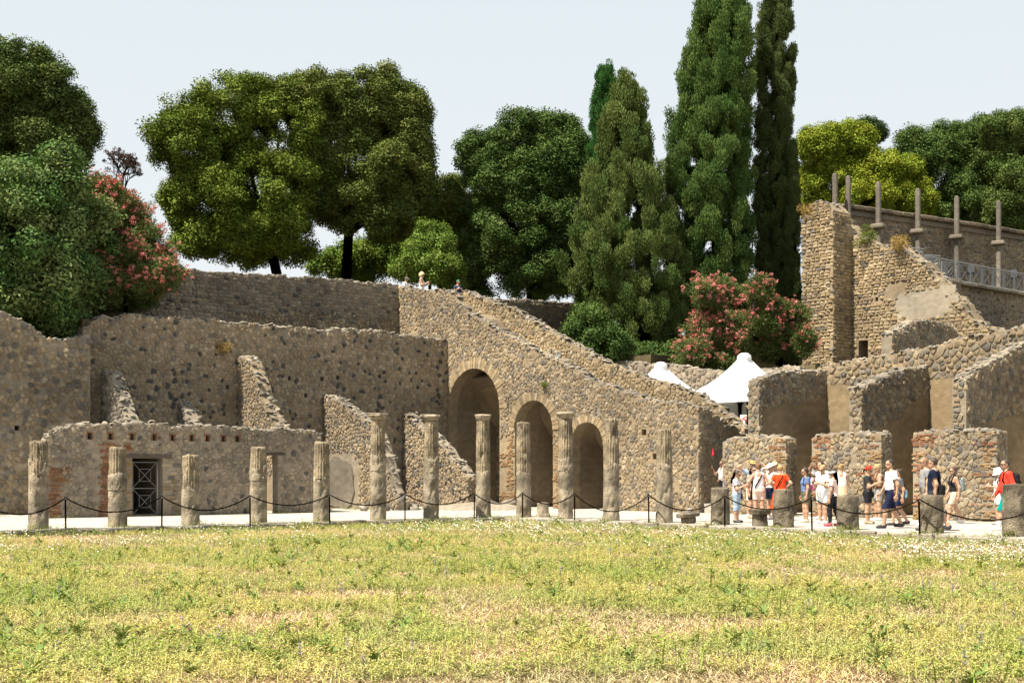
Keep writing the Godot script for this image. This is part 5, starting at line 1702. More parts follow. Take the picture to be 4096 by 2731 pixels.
func leaf(sh: Shape, at: Vector3, along: Vector3, long: float, wide: float) -> void:
	var side := along.cross(Vector3.UP).normalized() * wide / 2
	var nn := side.cross(along).normalized()
	if nn.y < 0:
		nn = -nn
	var mid := at + along * long * 0.55 + Vector3(0, long * 0.12, 0)
	var tip := at + along * long
	var k := sh.v.size()
	sh.vert(at, nn); sh.vert(mid + side, nn); sh.vert(tip, nn); sh.vert(mid - side, nn)
	sh.i.append_array(PackedInt32Array([k, k + 2, k + 1, k, k + 3, k + 2]))


func tuft_mesh(kind: String, seed_: int) -> ArrayMesh:
	rng.seed = seed_
	var sh := Shape.new()
	match kind:
		"dry":
			for k in 30:
				var t := rng.randf_range(0.8, 1.25)
				sh.tint = Color(t, t, t * rng.randf_range(0.8, 1.1))
				blade(sh, Vector3(rng.randfn() * 0.09, -0.01, rng.randfn() * 0.09), Vector3(rng.randfn(), 0, rng.randfn()) * 0.06, rng.randf_range(0.015, 0.055), 0.007)
		"green":
			for k in 26:
				var t := rng.randf_range(0.75, 1.25)
				sh.tint = Color(t * rng.randf_range(0.85, 1.2), t, t)
				blade(sh, Vector3(rng.randfn() * 0.07, -0.01, rng.randfn() * 0.07), Vector3(rng.randfn(), 0, rng.randfn()) * 0.05, rng.randf_range(0.02, 0.065), 0.008)
		"weed":
			for k in 5:
				var at := Vector3(rng.randfn() * 0.1, -0.01, rng.randfn() * 0.1)
				var tall := rng.randf_range(0.05, 0.15)
				var lean := Vector3(rng.randfn(), 0, rng.randfn()) * 0.04
				sh.tint = Color(0.9, 1.0, 0.8)
				blade(sh, at, lean, tall, 0.006)
				for j in 9:
					var f := rng.randf_range(0.15, 1.0)
					var t := rng.randf_range(0.85, 1.3)
					sh.tint = Color(t * (0.9 + f * 0.35), t, t * (1.0 - f * 0.45))
					var a := rng.randf() * TAU
					leaf(sh, at + Vector3(0, tall * f, 0) + lean * f * f, Vector3(cos(a), rng.randf_range(-0.1, 0.35), sin(a)).normalized(), rng.randf_range(0.015, 0.04), rng.randf_range(0.008, 0.016))
		"broad":
			for k in 11:
				var a := rng.randf() * TAU
				var t := rng.randf_range(0.8, 1.2)
				sh.tint = Color(t, t * 1.05, t)
				leaf(sh, Vector3(rng.randfn() * 0.02, rng.randf() * 0.1, rng.randfn() * 0.02), Vector3(cos(a), rng.randf_range(0.2, 1.1), sin(a)).normalized(), rng.randf_range(0.06, 0.15), rng.randf_range(0.03, 0.055))
			sh.tint = Color(0.9, 1, 0.9)
			blade(sh, Vector3.ZERO, Vector3(0.02, 0, 0.02), 0.22, 0.01)
		"daisy":
			for k in 6:
				var at := Vector3(rng.randfn() * 0.1, 0, rng.randfn() * 0.1)
				var tall := rng.randf_range(0.07, 0.15)
				sh.tint = Color(0.2, 0.24, 0.08)
				blade(sh, at, Vector3.ZERO, tall, 0.006)
				sh.tint = Color(1, 1, 0.96)
				var d := Vector3(rng.randfn() * 0.3, 1, rng.randfn() * 0.3).normalized()
				var u := d.cross(Vector3.RIGHT).normalized()
				var w := d.cross(u)
				var c := at + Vector3(0, tall, 0)
				for q in 6:
					var a0 := TAU * q / 6
					var a1 := TAU * (q + 1) / 6
					sh.tri(c, c + (u * cos(a0) + w * sin(a0)) * 0.014, c + (u * cos(a1) + w * sin(a1)) * 0.014)
		"spike":
			sh.tint = Color(0.35, 0.42, 0.2)
			blade(sh, Vector3.ZERO, Vector3(0.02, 0, 0), 0.16, 0.005)
			for k in 16:
				var a := rng.randf() * TAU
				sh.tint = Color(1, 1, 1) * rng.randf_range(0.8, 1.2)
				leaf(sh, Vector3(0.01, 0.08 + k * 0.005, 0), Vector3(cos(a), 0.3, sin(a)).normalized(), 0.025, 0.014)
	return sh.mesh(true)


func court_inside(p: Vector3) -> bool:
	var d := p - CORNER
	return d.dot(A3) > 0.5 and d.dot(B3) > 0.5


func meadow() -> void:
	var mat := leaf_material("grass_blades", 0.75)
	mat.backlight = Color(0.6, 0.6, 0.5)
	mat.metallic_specular = 0.2
	var kinds := {"dry": [], "green": [], "weed": [], "broad": [], "daisy": [], "spike": []}
	var tints := {}
	for k in kinds:
		tints[k] = PackedColorArray()
	var patch := FastNoiseLite.new()
	patch.seed = 12
	patch.frequency = 0.16
	patch.fractal_octaves = 4
	rng.seed = 303
	var depth := 9.0
	while depth < 45.0:
		var row := 0.028 + depth * 0.0016
		var half := depth * 0.44 + 2.5
		var step := 0.075 + depth * 0.0045
		var n := int(2.0 * half / step)
		for k in n:
			var p := Vector3(rng.randf_range(-half, half), 0, -depth - rng.randf() * row * 2.0)
			if not court_inside(p):
				continue
			if rng.randf() < 0.35:
				continue
			var edge := minf((p - CORNER).dot(A3), (p - CORNER).dot(B3))
			var wet := patch.get_noise_2d(p.x * 0.6, p.z * 1.1) * 1.5 + patch.get_noise_2d(p.x * 3 + 50, p.z * 3) * 0.75
			# the lawn is green across the middle, burnt near the camera and in front of the kerb
			wet += 0.16 * exp(-pow((depth - 17.0) / 6.0, 2)) - 0.12 * exp(-pow((depth - 9.5) / 3.0, 2)) + p.x * 0.014
			if edge < 1.3:
				wet += 0.6
			elif edge < 3.4:
				wet -= 0.22
			var roll := rng.randf()
			var kind := "dry"
			var col := Color(0.6, 0.465, 0.27).lerp(Color(0.7, 0.585, 0.39), rng.randf())
			if wet > 0.06 + rng.randfn() * 0.2:
				kind = "green"
				col = Color(0.27, 0.325, 0.11).lerp(Color(0.4, 0.42, 0.18), rng.randf())
			if roll < 0.34 and wet > -0.35 + rng.randfn() * 0.15:
				kind = "weed"
				col = Color(0.37, 0.4, 0.145).lerp(Color(0.53, 0.485, 0.25), rng.randf())
			elif roll < 0.366 and wet > -0.15:
				kind = "broad"
				col = Color(0.13, 0.2, 0.055).lerp(Color(0.2, 0.25, 0.08), rng.randf())
			elif roll > 0.992 and wet > 0:
				kind = "spike"
				col = Color(0.3, 0.27, 0.42)
			var white := exp(-pow((edge - 4.5) / 3.0, 2)) * clampf(0.62 + p.x * 0.02, 0.0, 1.0) * clampf(0.6 + patch.get_noise_2d(p.x * 1.3 + 90, p.z * 1.3) * 1.8, 0.0, 1.0)
			if rng.randf() < white * 0.42:
				kind = "daisy"
				col = Color(0.68, 0.67, 0.62)
			var s := rng.randf_range(0.7, 1.3) * (1.0 + depth * 0.008)
			var shade := patch.get_noise_2d(p.x * 2.1 + 300, p.z * 2.1)
			if kind != "daisy":  # patches of fresher and of more faded growth
				col = Color(col.r * (1.0 + shade * 0.35), col.g * (1.0 + shade * 0.15), col.b * (1.0 + shade * 0.3))
			if kind == "broad":
				s *= 0.75
			if kind == "weed" and rng.randf() < (0.16 if edge < 1.2 else 0.02):
				s *= rng.randf_range(1.5, 2.3)
				col = Color(0.22, 0.28, 0.07)
			if kind == "green" and edge < 1.3:
				s *= 1.35
			kinds[kind].append(Transform3D(Basis(Vector3.UP, rng.randf() * TAU).scaled(Vector3(s, s * rng.randf_range(0.8, 1.2), s)), p))
			tints[kind].append(col)
		depth += row
	# growth at the foot of walls, in the cell behind the gate and round the columns
	var spots := []
	for k in 60:
		spots.append(place(rng.randf_range(13.2, 20), rng.randf_range(-12.8, -10.8), WALK))
	for k in 25:
		spots.append(place(rng.randf_range(8.9, 10.2), rng.randf_range(-10.5, -8.7), WALK))
	for k in 26:
		spots.append(place(rng.randf_range(2.6, 12.8), rng.randf_range(-7.95, -7.8), WALK))
	for k in 18:
		spots.append(place(rng.randf_range(-1.1, -0.4), rng.randf_range(-12, -9), WALK))
	for k in 14:
		spots.append(place(rng.randf_range(-7.9, -7.8), rng.randf_range(-3, 13), WALK))
	for c in [16.04, 13.87, 11.71, 9.54, 7.37, 5.28, 3.2, 1.01]:
		for k in 7:
			spots.append(place(c + rng.randf_range(-0.35, 0.35), rng.randf_range(0.24, 0.42), WALK))
	for c in [0.93, 3.02, 5.17, 7.44, 9.64, 11.9, 13.99, 16.43, 18.5]:
		for k in 7:
			spots.append(place(rng.randf_range(0.24, 0.42), c + rng.randf_range(-0.4, 0.4), WALK))
	for p in spots:
		var kind := "weed" if rng.randf() < 0.35 else "green"
		var s := rng.randf_range(0.8, 1.9)
		kinds[kind].append(Transform3D(Basis(Vector3.UP, rng.randf() * TAU).scaled(Vector3(s, s, s)), p))
		tints[kind].append(Color(0.17, 0.23, 0.055).lerp(Color(0.3, 0.32, 0.1), rng.randf()))
	var words := {"dry": ["dry_grass", "short dry straw coloured grass covering the lawn"], "green": ["green_grass", "green grass blades growing in patches over the lawn"], "weed": ["meadow_weeds", "yellow green flowering weeds spread over the lawn"], "broad": ["broad_leaf_weeds", "scattered broad leaved green weeds in the lawn"], "daisy": ["white_flowers", "tiny white flowers sprinkled over the far part of the lawn"], "spike": ["purple_flowers", "small purple flower spikes dotted through the lawn"]}
	for kind in kinds:
		var o := scatter(words[kind][0], tuft_mesh(kind, 500 + hash(kind) % 100), mat, self, kinds[kind], tints[kind])
		o.set_meta("kind", "stuff")
		o.set_meta("label", words[kind][1])
		o.set_meta("category", "grass" if kind in ["dry", "green"] else "weeds")
	wall_plants()


func wall_plants() -> void:  # tufts rooted in the masonry
	var spots := [[place(2.2, -13.9, 5.1), 0.42, 0, "green tuft growing beside the tall curved stub wall"], [place(3.6, -13.9, 6.75), 0.4, 1, "dry yellow tuft above the tall curved stub wall"], [place(1.2, -13.9, 4.3), 0.25, 0, "small green tuft low on the speckled back wall"],
		[place(1.7, -13.9, 3.8), 0.3, 1, "withered tuft low on the speckled back wall"], [place(3.2, -17.7, 7.75), 0.4, 0, "green weeds on the ledge below the upper wall"], [place(0.8, -17.7, 7.75), 0.35, 0, "second patch of weeds on the ledge below the upper wall"], [place(-7.2, -17.6, 7.8), 0.45, 0, "weeds in the corner where the upper wall meets the stairs"],
		[place(-25.9, -3.4, 13.3), 0.55, 0, "green bush growing on the broken theatre wall"], [place(-25.9, -1.4, 12.75), 0.5, 1, "dry yellow tuft on top of the theatre wall"], [place(-24.6, -5.9, 14.9), 0.5, 1, "withered growth on top of the theatre buttress"], [place(-7.9, -7.0, 5.45), 0.2, 0, "tiny green tuft above the middle arch"]]
	for d in spots:
		rng.seed = hash(d[3])
		var root := thing("wall_plant", d[3], "plant", "plants rooted in the walls", Transform3D(Basis(), d[0]))
		var where := []
		var tints := PackedColorArray()
		for k in 9:
			var r: float = d[1]
			where.append(Transform3D(Basis.from_euler(Vector3(rng.randfn() * 0.3, rng.randf() * TAU, 0)).scaled(Vector3.ONE * r * rng.randf_range(0.35, 0.6)), Vector3(rng.randfn() * 0.4, rng.randfn() * 0.3, rng.randfn() * 0.3) * r))
			tints.append(Color(0.14, 0.17, 0.04) if d[2] == 0 else Color(0.36, 0.25, 0.09))
		scatter("leaves", leaf_sprays["long"], leaf_material("leaves"), root, where, tints)


# ---------------------------------------------------------------- people

const CELL := 0.021
var head_shape: Shape
var hand_shape: Shape

class Field:  # distances to a set of tapered bones, smoothly joined, on a grid
	var lo: Vector3
	var n: Vector3i
	var cell: float
	var sum: PackedFloat32Array
	var near: PackedFloat32Array
	var tag: PackedByteArray
	var sharp := 60.0

	func setup(a: Vector3, b: Vector3, c: float, k := 60.0) -> void:
		lo = a
		cell = c
		sharp = k
		n = Vector3i(((b - a) / c).ceil()) + Vector3i.ONE
		sum.resize(n.x * n.y * n.z)
		near.resize(n.x * n.y * n.z)
		near.fill(9.0)
		tag.resize(n.x * n.y * n.z)

	func bone(a: Vector3, b: Vector3, ra: float, rb: float, t := 0) -> void:
		var reach := maxf(ra, rb) + cell * 3.2
		var p0 := Vector3i(((a.min(b) - Vector3.ONE * reach - lo) / cell).floor()).max(Vector3i.ZERO)
		var p1 := Vector3i(((a.max(b) + Vector3.ONE * reach - lo) / cell).ceil()).min(n - Vector3i.ONE)
		var ab := b - a
		var l2 := maxf(ab.length_squared(), 1e-9)
		for z in range(p0.z, p1.z + 1):
			for y in range(p0.y, p1.y + 1):
				var row := (z * n.y + y) * n.x
				for x in range(p0.x, p1.x + 1):
					var p := lo + Vector3(x, y, z) * cell
					var f := clampf((p - a).dot(ab) / l2, 0.0, 1.0)
					var d := p.distance_to(a + ab * f) - ra - (rb - ra) * f
					if d > cell * 3.2:
						continue
					sum[row + x] += exp(-sharp * d)
					if d < near[row + x]:
						near[row + x] = d
						tag[row + x] = t

	func net(iso: float, wanted: Callable, out: Shape, colour: Callable, at := Transform3D()) -> void:
		var f := PackedFloat32Array()
		f.resize(sum.size())
		for k in sum.size():
			f[k] = -log(sum[k]) / sharp - iso if sum[k] > 0.0 else 1.0
		var index := {}
		var step := [1, n.x, n.x * n.y]
		var corner := [0, 1, n.x, n.x + 1, step[2], step[2] + 1, step[2] + n.x, step[2] + n.x + 1]
		var edges := [[0, 1], [2, 3], [4, 5], [6, 7], [0, 2], [1, 3], [4, 6], [5, 7], [0, 4], [1, 5], [2, 6], [3, 7]]
		for z in n.z - 1:
			for y in n.y - 1:
				var row := (z * n.y + y) * n.x
				for x in n.x - 1:
					var k := row + x
					if absf(f[k]) > cell * 2.0:
						continue
					var inside := 0
					for c in 8:
						if f[k + corner[c]] < 0.0:
							inside += 1
					if inside == 0 or inside == 8:
						continue
					if not wanted.call(tag[k], lo + Vector3(x + 0.5, y + 0.5, z + 0.5) * cell):
						continue
					var mid := Vector3.ZERO
					var count := 0
					for e in edges:
						var fa := f[k + corner[e[0]]]
						var fb := f[k + corner[e[1]]]
						if (fa < 0.0) != (fb < 0.0):
							var w := fa / (fa - fb)
							var pa := Vector3(e[0] & 1, (e[0] >> 1) & 1, e[0] >> 2)
							var pb := Vector3(e[1] & 1, (e[1] >> 1) & 1, e[1] >> 2)
							mid += pa.lerp(pb, w)
							count += 1
					var p := lo + (Vector3(x, y, z) + mid / count) * cell
					var g := Vector3(f[k + 1] + f[k + 1 + n.x] + f[k + 1 + step[2]] - f[k] - f[k + n.x] - f[k + step[2]], f[k + n.x] + f[k + n.x + 1] + f[k + n.x + step[2]] - f[k] - f[k + 1] - f[k + step[2]], f[k + step[2]] + f[k + step[2] + 1] + f[k + step[2] + n.x] - f[k] - f[k + 1] - f[k + n.x])
					out.tint = colour.call(p)
					index[k] = out.vert(at * p, (at.basis * g).normalized())
		for k in index:
			for axis in 3:
				var fa := f[k]
				var fb := f[k + step[axis]]
				if (fa < 0.0) == (fb < 0.0):
					continue
				var u: int = step[(axis + 1) % 3]
				var w: int = step[(axis + 2) % 3]
				if not (index.has(k - u) and index.has(k - w) and index.has(k - u - w)):
					continue
				var q := [index[k], index[k - u], index[k - u - w], index[k - w]]
				if fa < 0.0:
					out.i.append_array(PackedInt32Array([q[0], q[2], q[1], q[0], q[3], q[2]]))
				else:
					out.i.append_array(PackedInt32Array([q[0], q[1], q[2], q[0], q[2], q[3]]))


func make_body_parts() -> void:
	var all := func(_t: int, _p: Vector3) -> bool: return true
	# a head, its middle at the origin, looking along +z
	var h := Field.new()
	h.setup(Vector3(-0.12, -0.16, -0.14), Vector3(0.12, 0.15, 0.15), 0.009, 110.0)
	h.bone(Vector3(0, 0.03, -0.025), Vector3(0, 0.03, 0.01), 0.078, 0.078)
	h.bone(Vector3(0, 0.0, 0.03), Vector3(0, -0.06, 0.045), 0.056, 0.044)
	h.bone(Vector3(0, -0.085, 0.055), Vector3(0, -0.088, 0.06), 0.025, 0.022)
	for s in [-1, 1]:
		h.bone(Vector3(s * 0.045, -0.055, 0.0), Vector3(s * 0.02, -0.085, 0.045), 0.024, 0.022)
		h.bone(Vector3(s * 0.078, -0.005, -0.008), Vector3(s * 0.08, -0.035, 0.0), 0.013, 0.01)
		h.bone(Vector3(s * 0.035, 0.018, 0.072), Vector3(s * 0.012, 0.016, 0.08), 0.012, 0.012)
	h.bone(Vector3(0, 0.0, 0.085), Vector3(0, -0.028, 0.102), 0.009, 0.013)
	h.bone(Vector3(0, -0.06, 0.083), Vector3(0, -0.062, 0.085), 0.014, 0.014)
	h.bone(Vector3(0, -0.04, -0.02), Vector3(0, -0.15, -0.02), 0.052, 0.054)
	head_shape = Shape.new()
	h.net(0.0, all, head_shape, func(p: Vector3) -> Color:
		for s in [-1, 1]:
			if p.distance_to(Vector3(s * 0.032, 0.0, 0.085)) < 0.015:
				return Color(0.1, 0.07, 0.06)
		if absf(p.x) < 0.026 and absf(p.y + 0.062) < 0.008 and p.z > 0.07:
			return Color(0.75, 0.42, 0.4)
		return Color.WHITE)
	# a relaxed right hand: wrist at the origin, fingers down, thumb forward (+z), palm to -x
	var f := Field.new()
	f.setup(Vector3(-0.07, -0.2, -0.06), Vector3(0.04, 0.04, 0.09), 0.0065, 200.0)
	for k in 4:
		var z := 0.03 - k * 0.02
		var long: float = [0.9, 1.0, 0.94, 0.76][k]
		var a := Vector3(0, -0.02, z * 0.6)
		var b := Vector3(0, -0.085, z)
		var c := b + Vector3(-0.012, -0.042 * long, z * 0.05)
		var d := c + Vector3(-0.022, -0.034 * long, 0)
		f.bone(a, b, 0.014, 0.012)
		f.bone(b, c, 0.0105, 0.0095)
		f.bone(c, d, 0.0095, 0.008)
	f.bone(Vector3(0, 0.02, 0), Vector3(0, -0.02, 0), 0.024, 0.02)
	f.bone(Vector3(0, -0.03, 0.02), Vector3(-0.012, -0.065, 0.052), 0.014, 0.012)
	f.bone(Vector3(-0.012, -0.065, 0.052), Vector3(-0.02, -0.1, 0.06), 0.011, 0.009)
	hand_shape = Shape.new()
	f.net(0.0, all, hand_shape, func(_p: Vector3) -> Color: return Color.WHITE)


func ball(sh: Shape, c: Vector3, r: Vector3, keep: Callable, bump := 0.0, rings := 12) -> void:
	var first := sh.v.size()
	var sides := rings * 2
	for j in rings + 1:
		for k in sides:
			var lat := PI * j / rings
			var d := Vector3(sin(lat) * cos(TAU * k / sides), cos(lat), sin(lat) * sin(TAU * k / sides))
			var f := 1.0 + bump * noise.get_noise_3d(d.x * 130 + c.x * 99, d.y * 130, d.z * 130 + c.z * 99) * 1.6
			sh.vert(c + d * r * f, (d / r).normalized())
	for j in rings:
		for k in sides:
			var a := first + j * sides + k
			var b := first + j * sides + (k + 1) % sides
			var mid := (sh.v[a] + sh.v[b + sides]) / 2 - c
			if keep.call(mid):
				sh.i.append_array(PackedInt32Array([a, a + sides, b, b, a + sides, b + sides]))


func stripes_material() -> StandardMaterial3D:
	if materials.has("striped_cloth"):
		return materials["striped_cloth"]
	var im := Image.create(8, 32, false, Image.FORMAT_RGB8)
	im.fill(Color(0.9, 0.89, 0.9))
	for k in 4:
		im.fill_rect(Rect2i(0, k * 8, 8, 3), Color(0.42, 0.33, 0.45))
	var m := plain("striped_cloth", Color.WHITE, 0.9)
	m.albedo_texture = ImageTexture.create_from_image(im)
	m.uv1_triplanar = true
	m.uv1_scale = Vector3.ONE * 6.0
	return m


func person(label: String, at: Vector3, height: float, heading: float, o: Dictionary) -> void:
	rng.seed = hash(label)
	var k := height / 1.73
	var root := thing("person", label, "person", "visitors to the ruins", Transform3D(Basis(Vector3.UP, deg_to_rad(heading)).scaled(Vector3.ONE * k), at))
	var male: bool = o.get("male", false)
	var wide: float = o.get("wide", 1.0)
	var skin := Color(0.43, 0.255, 0.17) * float(o.get("skin", 1.0))
	var legs: String = o.get("legs", "stand")
	# joints of a 1.73 m figure facing +z
	var drop := 0.0
	var thigh := [Vector3(0.02, -1, 0.03), Vector3(-0.02, -1, 0.0)]
	var shin := [Vector3(0.02, -1, -0.04), Vector3(-0.02, -1, -0.03)]
	match legs:
		"walk":
			thigh = [Vector3(0.02, -1, 0.42), Vector3(-0.02, -1, -0.2)]
			shin = [Vector3(0.0, -1, 0.12), Vector3(0.0, -1, -0.62)]
		"step":
			thigh = [Vector3(0.02, -1, 0.22), Vector3(-0.02, -1, -0.08)]
			shin = [Vector3(0.0, -1, -0.05), Vector3(0.0, -1, -0.3)]
	var hipx := 0.092
	var shx := 0.19 if male else 0.162
	var ankles := []
	var knees := []
	for s in 2:
		var sx := 1.0 if s == 0 else -1.0
		var hip := Vector3(sx * hipx, 0.91, 0)
		var knee: Vector3 = hip + thigh[s].normalized() * 0.425
		knees.append(knee)
		ankles.append(knee + shin[s].normalized() * 0.41)
	drop = minf(ankles[0].y, ankles[1].y) - 0.075
	var sink := Vector3(0, -drop, 0)
	var F := Field.new()
	F.setup(Vector3(-0.55, -0.03, -0.5), Vector3(0.55, 1.62 - drop, 0.55), CELL, 55.0)
	# 1 torso, 2 hips, 3 thigh, 4 shin, 5 foot, 6 upper arm, 7 forearm, 8 neck
	var belly := 0.012 if male else 0.0
	for s in [-1, 1]:
		F.bone(Vector3(s * 0.055 * wide, 0.95, 0.0) + sink, Vector3(s * 0.05 * wide, 1.1, 0.0) + sink, 0.1 * wide, (0.088 + belly) * wide, 1)
		F.bone(Vector3(s * 0.05 * wide, 1.1, 0.0) + sink, Vector3(s * 0.07 * wide, 1.3, -0.005) + sink, (0.088 + belly) * wide, 0.098 * wide, 1)
		F.bone(Vector3(s * 0.06, 0.9, -0.045) + sink, Vector3(s * 0.06, 0.9, -0.04) + sink, 0.085 * wide, 0.085 * wide, 2)
		if not male:
			F.bone(Vector3(s * 0.065, 1.25, 0.06) + sink, Vector3(s * 0.065, 1.25, 0.065) + sink, 0.058, 0.055, 1)
	F.bone(Vector3(-shx + 0.02, 1.385, -0.01) + sink, Vector3(shx - 0.02, 1.385, -0.01) + sink, 0.058, 0.058, 1)
	F.bone(Vector3(-0.06, 1.41, -0.012) + sink, Vector3(0.06, 1.41, -0.012) + sink, 0.05, 0.05, 1)
	F.bone(Vector3(0, 1.4, -0.01) + sink, Vector3(0, 1.53, 0.01) + sink, 0.056, 0.05, 8)
	for s in 2:
		var sx := 1.0 if s == 0 else -1.0
		var hip := Vector3(sx * hipx, 0.91, 0) + sink
		var kn: Vector3 = knees[s] + sink
		var an: Vector3 = ankles[s] + sink
		F.bone(hip, kn, 0.088 * sqrt(wide), 0.057, 3)
		F.bone(kn, kn.lerp(an, 0.35) + Vector3(0, 0, -0.012), 0.055, 0.056, 4)
		F.bone(kn.lerp(an, 0.35) + Vector3(0, 0, -0.012), an, 0.055, 0.037, 4)
		var toe := an + Vector3(sx * 0.015, -0.04, 0.15)
		if an.y > 0.12:
			toe = an + Vector3(sx * 0.01, -an.y + 0.035, 0.1)
		F.bone(an + Vector3(0, -0.025, -0.025), toe, 0.043, 0.034, 5)
	# arms
	var up := [Vector3(0.16, -1, 0.02), Vector3(-0.16, -1, 0.02)]
	var fore := [Vector3(0.03, -1, 0.2), Vector3(-0.03, -1, 0.2)]
	match o.get("arms", "down"):
		"phone":
			up = [Vector3(0.25, -1, 0.25), Vector3(-0.2, -1, 0.3)]
			fore = [Vector3(-0.45, 0.3, 1), Vector3(0.4, 0.5, 1)]
		"head":
			up = [Vector3(1, 0.62, 0.05), Vector3(-1, 0.62, 0.05)]
			fore = [Vector3(-1, 0.62, -0.05), Vector3(1, 0.62, -0.05)]
		"akimbo":
			up = [Vector3(0.75, -1, -0.35), Vector3(-0.75, -1, -0.35)]
			fore = [Vector3(-0.75, -0.75, 0.45), Vector3(0.75, -0.75, 0.45)]
		"walk":
			up = [Vector3(0.16, -1, -0.3), Vector3(-0.16, -1, 0.22)]
			fore = [Vector3(0.02, -1, 0.1), Vector3(0.0, -1, 0.6)]
		"front":
			up = [Vector3(0.2, -1, 0.15), Vector3(-0.2, -1, 0.15)]
			fore = [Vector3(-0.5, -0.3, 1), Vector3(0.5, -0.3, 1)]
		"shade":
			up = [Vector3(0.25, -1, 0.2), Vector3(-0.85, 0.15, 0.5)]
			fore = [Vector3(-0.2, -0.2, 1), Vector3(0.8, 0.85, 0.2)]
		"flag":
			up = [Vector3(0.2, -1, 0.1), Vector3(-0.3, -0.7, 0.5)]
			fore = [Vector3(-0.2, -0.6, 1), Vector3(-0.05, 0.9, 0.5)]
	var wrists := []
	var fdirs := []
	for s in 2:
		var sx := 1.0 if s == 0 else -1.0
		var sh := Vector3(sx * shx, 1.385, -0.01) + sink
		var el: Vector3 = sh + up[s].normalized() * 0.285
		var wr: Vector3 = el + fore[s].normalized() * 0.245
		F.bone(sh, el, 0.05 * sqrt(wide), 0.04, 6)
		F.bone(el, wr, 0.04, 0.027, 7)
		wrists.append(wr)
		fdirs.append(fore[s].normalized())
	var body := Shape.new()
	var hem := 0.9 - drop
	var plain_skin := func(_p: Vector3) -> Color: return skin
	F.net(0.0, func(_t: int, _p: Vector3) -> bool: return true, body, plain_skin)
	var turn := deg_to_rad({"phone": 18.0}.get(o.get("arms", ""), 4.0))
	var head_at := Transform3D(Basis.from_euler(Vector3(turn, rng.randf_range(-0.15, 0.15), 0)), Vector3(0, 1.615, 0.025) + sink)
	var head := Shape.new()
	head.add(head_shape, Transform3D())
	for q in head.c.size():
		head.c[q] = head.c[q] * skin
		if o.get("beard", false) and head.v[q].y < -0.045 and head.v[q].z > 0.0:
			head.c[q] = head.c[q].lerp(Color(0.1, 0.07, 0.05), 0.65)
	body.add(head, head_at)
	for s in 2:
		var y: Vector3 = -fdirs[s]
		var x := Vector3(1.0 if s == 0 else -1.0, 0, 0)
		x = (x - y * x.dot(y)).normalized()
		if x.length() < 0.5:
			x = Vector3(0, 0, 1)
		var z := x.cross(y)
		if z.dot(Vector3(0, 0.3, 1)) < 0:
			z = -z
		var hand := Shape.new()
		hand.add(hand_shape, Transform3D(Basis(x if s == 0 else x, y, z), wrists[s] + fdirs[s] * 0.01))
		for q in hand.c.size():
			hand.c[q] = skin
		if Basis(x, y, z).determinant() < 0:
			for q in range(0, hand.i.size(), 3):
				var e := hand.i[q]
				hand.i[q] = hand.i[q + 1]
				hand.i[q + 1] = e
		body.add(hand, Transform3D())
	var skin_mat := plain("skin", Color.WHITE, 0.55, 0.0, true)
	part("body", body.mesh(true), skin_mat, root)
	# clothes
	var none := func(_p: Vector3) -> Color: return Color.WHITE
	var top: String = o.get("top", "tee")
	var sleeve := 0.6
	var neck := 1.44 - drop
	if top == "tank":
		neck = 1.385 - drop
	var cloth_top := Shape.new()
	var long_hem := (0.93 if not male else 0.86) - drop
	F.net(0.02, func(t: int, p: Vector3) -> bool:
		if t == 1 or t == 2 or t == 8:
			if top == "tank" and p.y > 1.28 - drop:
				return absf(p.x) < 0.12 and absf(p.x) > 0.055 if p.y > 1.33 - drop else absf(p.x) < 0.14
			return p.y > long_hem and p.y < neck and absf(p.x) < 0.24
		if t == 6:
			if top == "tank":
				return false
			if top == "sleeves":
				return true
			for s in 2:
				var sx := 1.0 if s == 0 else -1.0
				var sh := Vector3(sx * shx, 1.385, -0.01) + sink
				if p.distance_to(sh) < 0.175:
					return true
			return false
		if t == 7:
			return top == "sleeves"
		return t == 3 and p.y > long_hem and false, cloth_top, none)
	var top_mat: StandardMaterial3D = stripes_material() if top == "stripes" else cloth("cloth_%s" % o.top_color.to_html(), o.top_color)
	part("shirt", cloth_top.mesh(), top_mat, root)
	var bottom: String = o.get("bottom", "shorts")
	var to := {"shorts": 0.62 if not male else 0.51, "long": 0.1, "capri": 0.38, "skirt": 2.0, "dress": 2.0}[bottom] as float - drop
	var low_mat := cloth("cloth_%s" % o.bottom_color.to_html(), o.bottom_color)
	if to < 1.5:
		var pants := Shape.new()
		F.net(0.012 if bottom == "long" else 0.02, func(t: int, p: Vector3) -> bool:
			return (t == 1 or t == 2 or t == 3 or t == 4) and p.y < 0.99 - drop and p.y > to, pants, none)
		part("trousers" if bottom in ["long", "capri"] else "shorts", pants.mesh(), low_mat, root)
	else:
		var sk := Shape.new()
		var end := 0.34 if bottom == "dress" else 0.5
		var rows := 12
		var sides := 36
		for j in rows + 1:
			var f := float(j) / rows
			var y := lerpf(1.04, end, f) - drop
			for q in sides:
				var a := TAU * q / sides
				var fold := 1.0 + 0.07 * f * sin(a * 7 + 1.0)
				var r := lerpf(0.155, 0.27 if bottom == "dress" else 0.23, pow(f, 0.75)) * fold
				sk.vert(Vector3(cos(a) * r * 1.08, y, sin(a) * r * 0.85 - 0.015), Vector3(cos(a), 0.15, sin(a)).normalized())
		for j in rows:
			for q in sides:
				var a := j * sides + q
				var b := j * sides + (q + 1) % sides
				sk.i.append_array(PackedInt32Array([a, a + sides, b, b, a + sides, b + sides]))
		part("skirt", sk.mesh(), low_mat, root)
	var shoe := Shape.new()
	F.net(0.012, func(t: int, p: Vector3) -> bool: return (t == 5 or t == 4) and p.y < (0.11 if t == 5 else 0.1) + (0.2 if legs == "walk" and p.z < -0.2 else 0.0) and (t == 5 or p.y < 0.1), shoe, none)
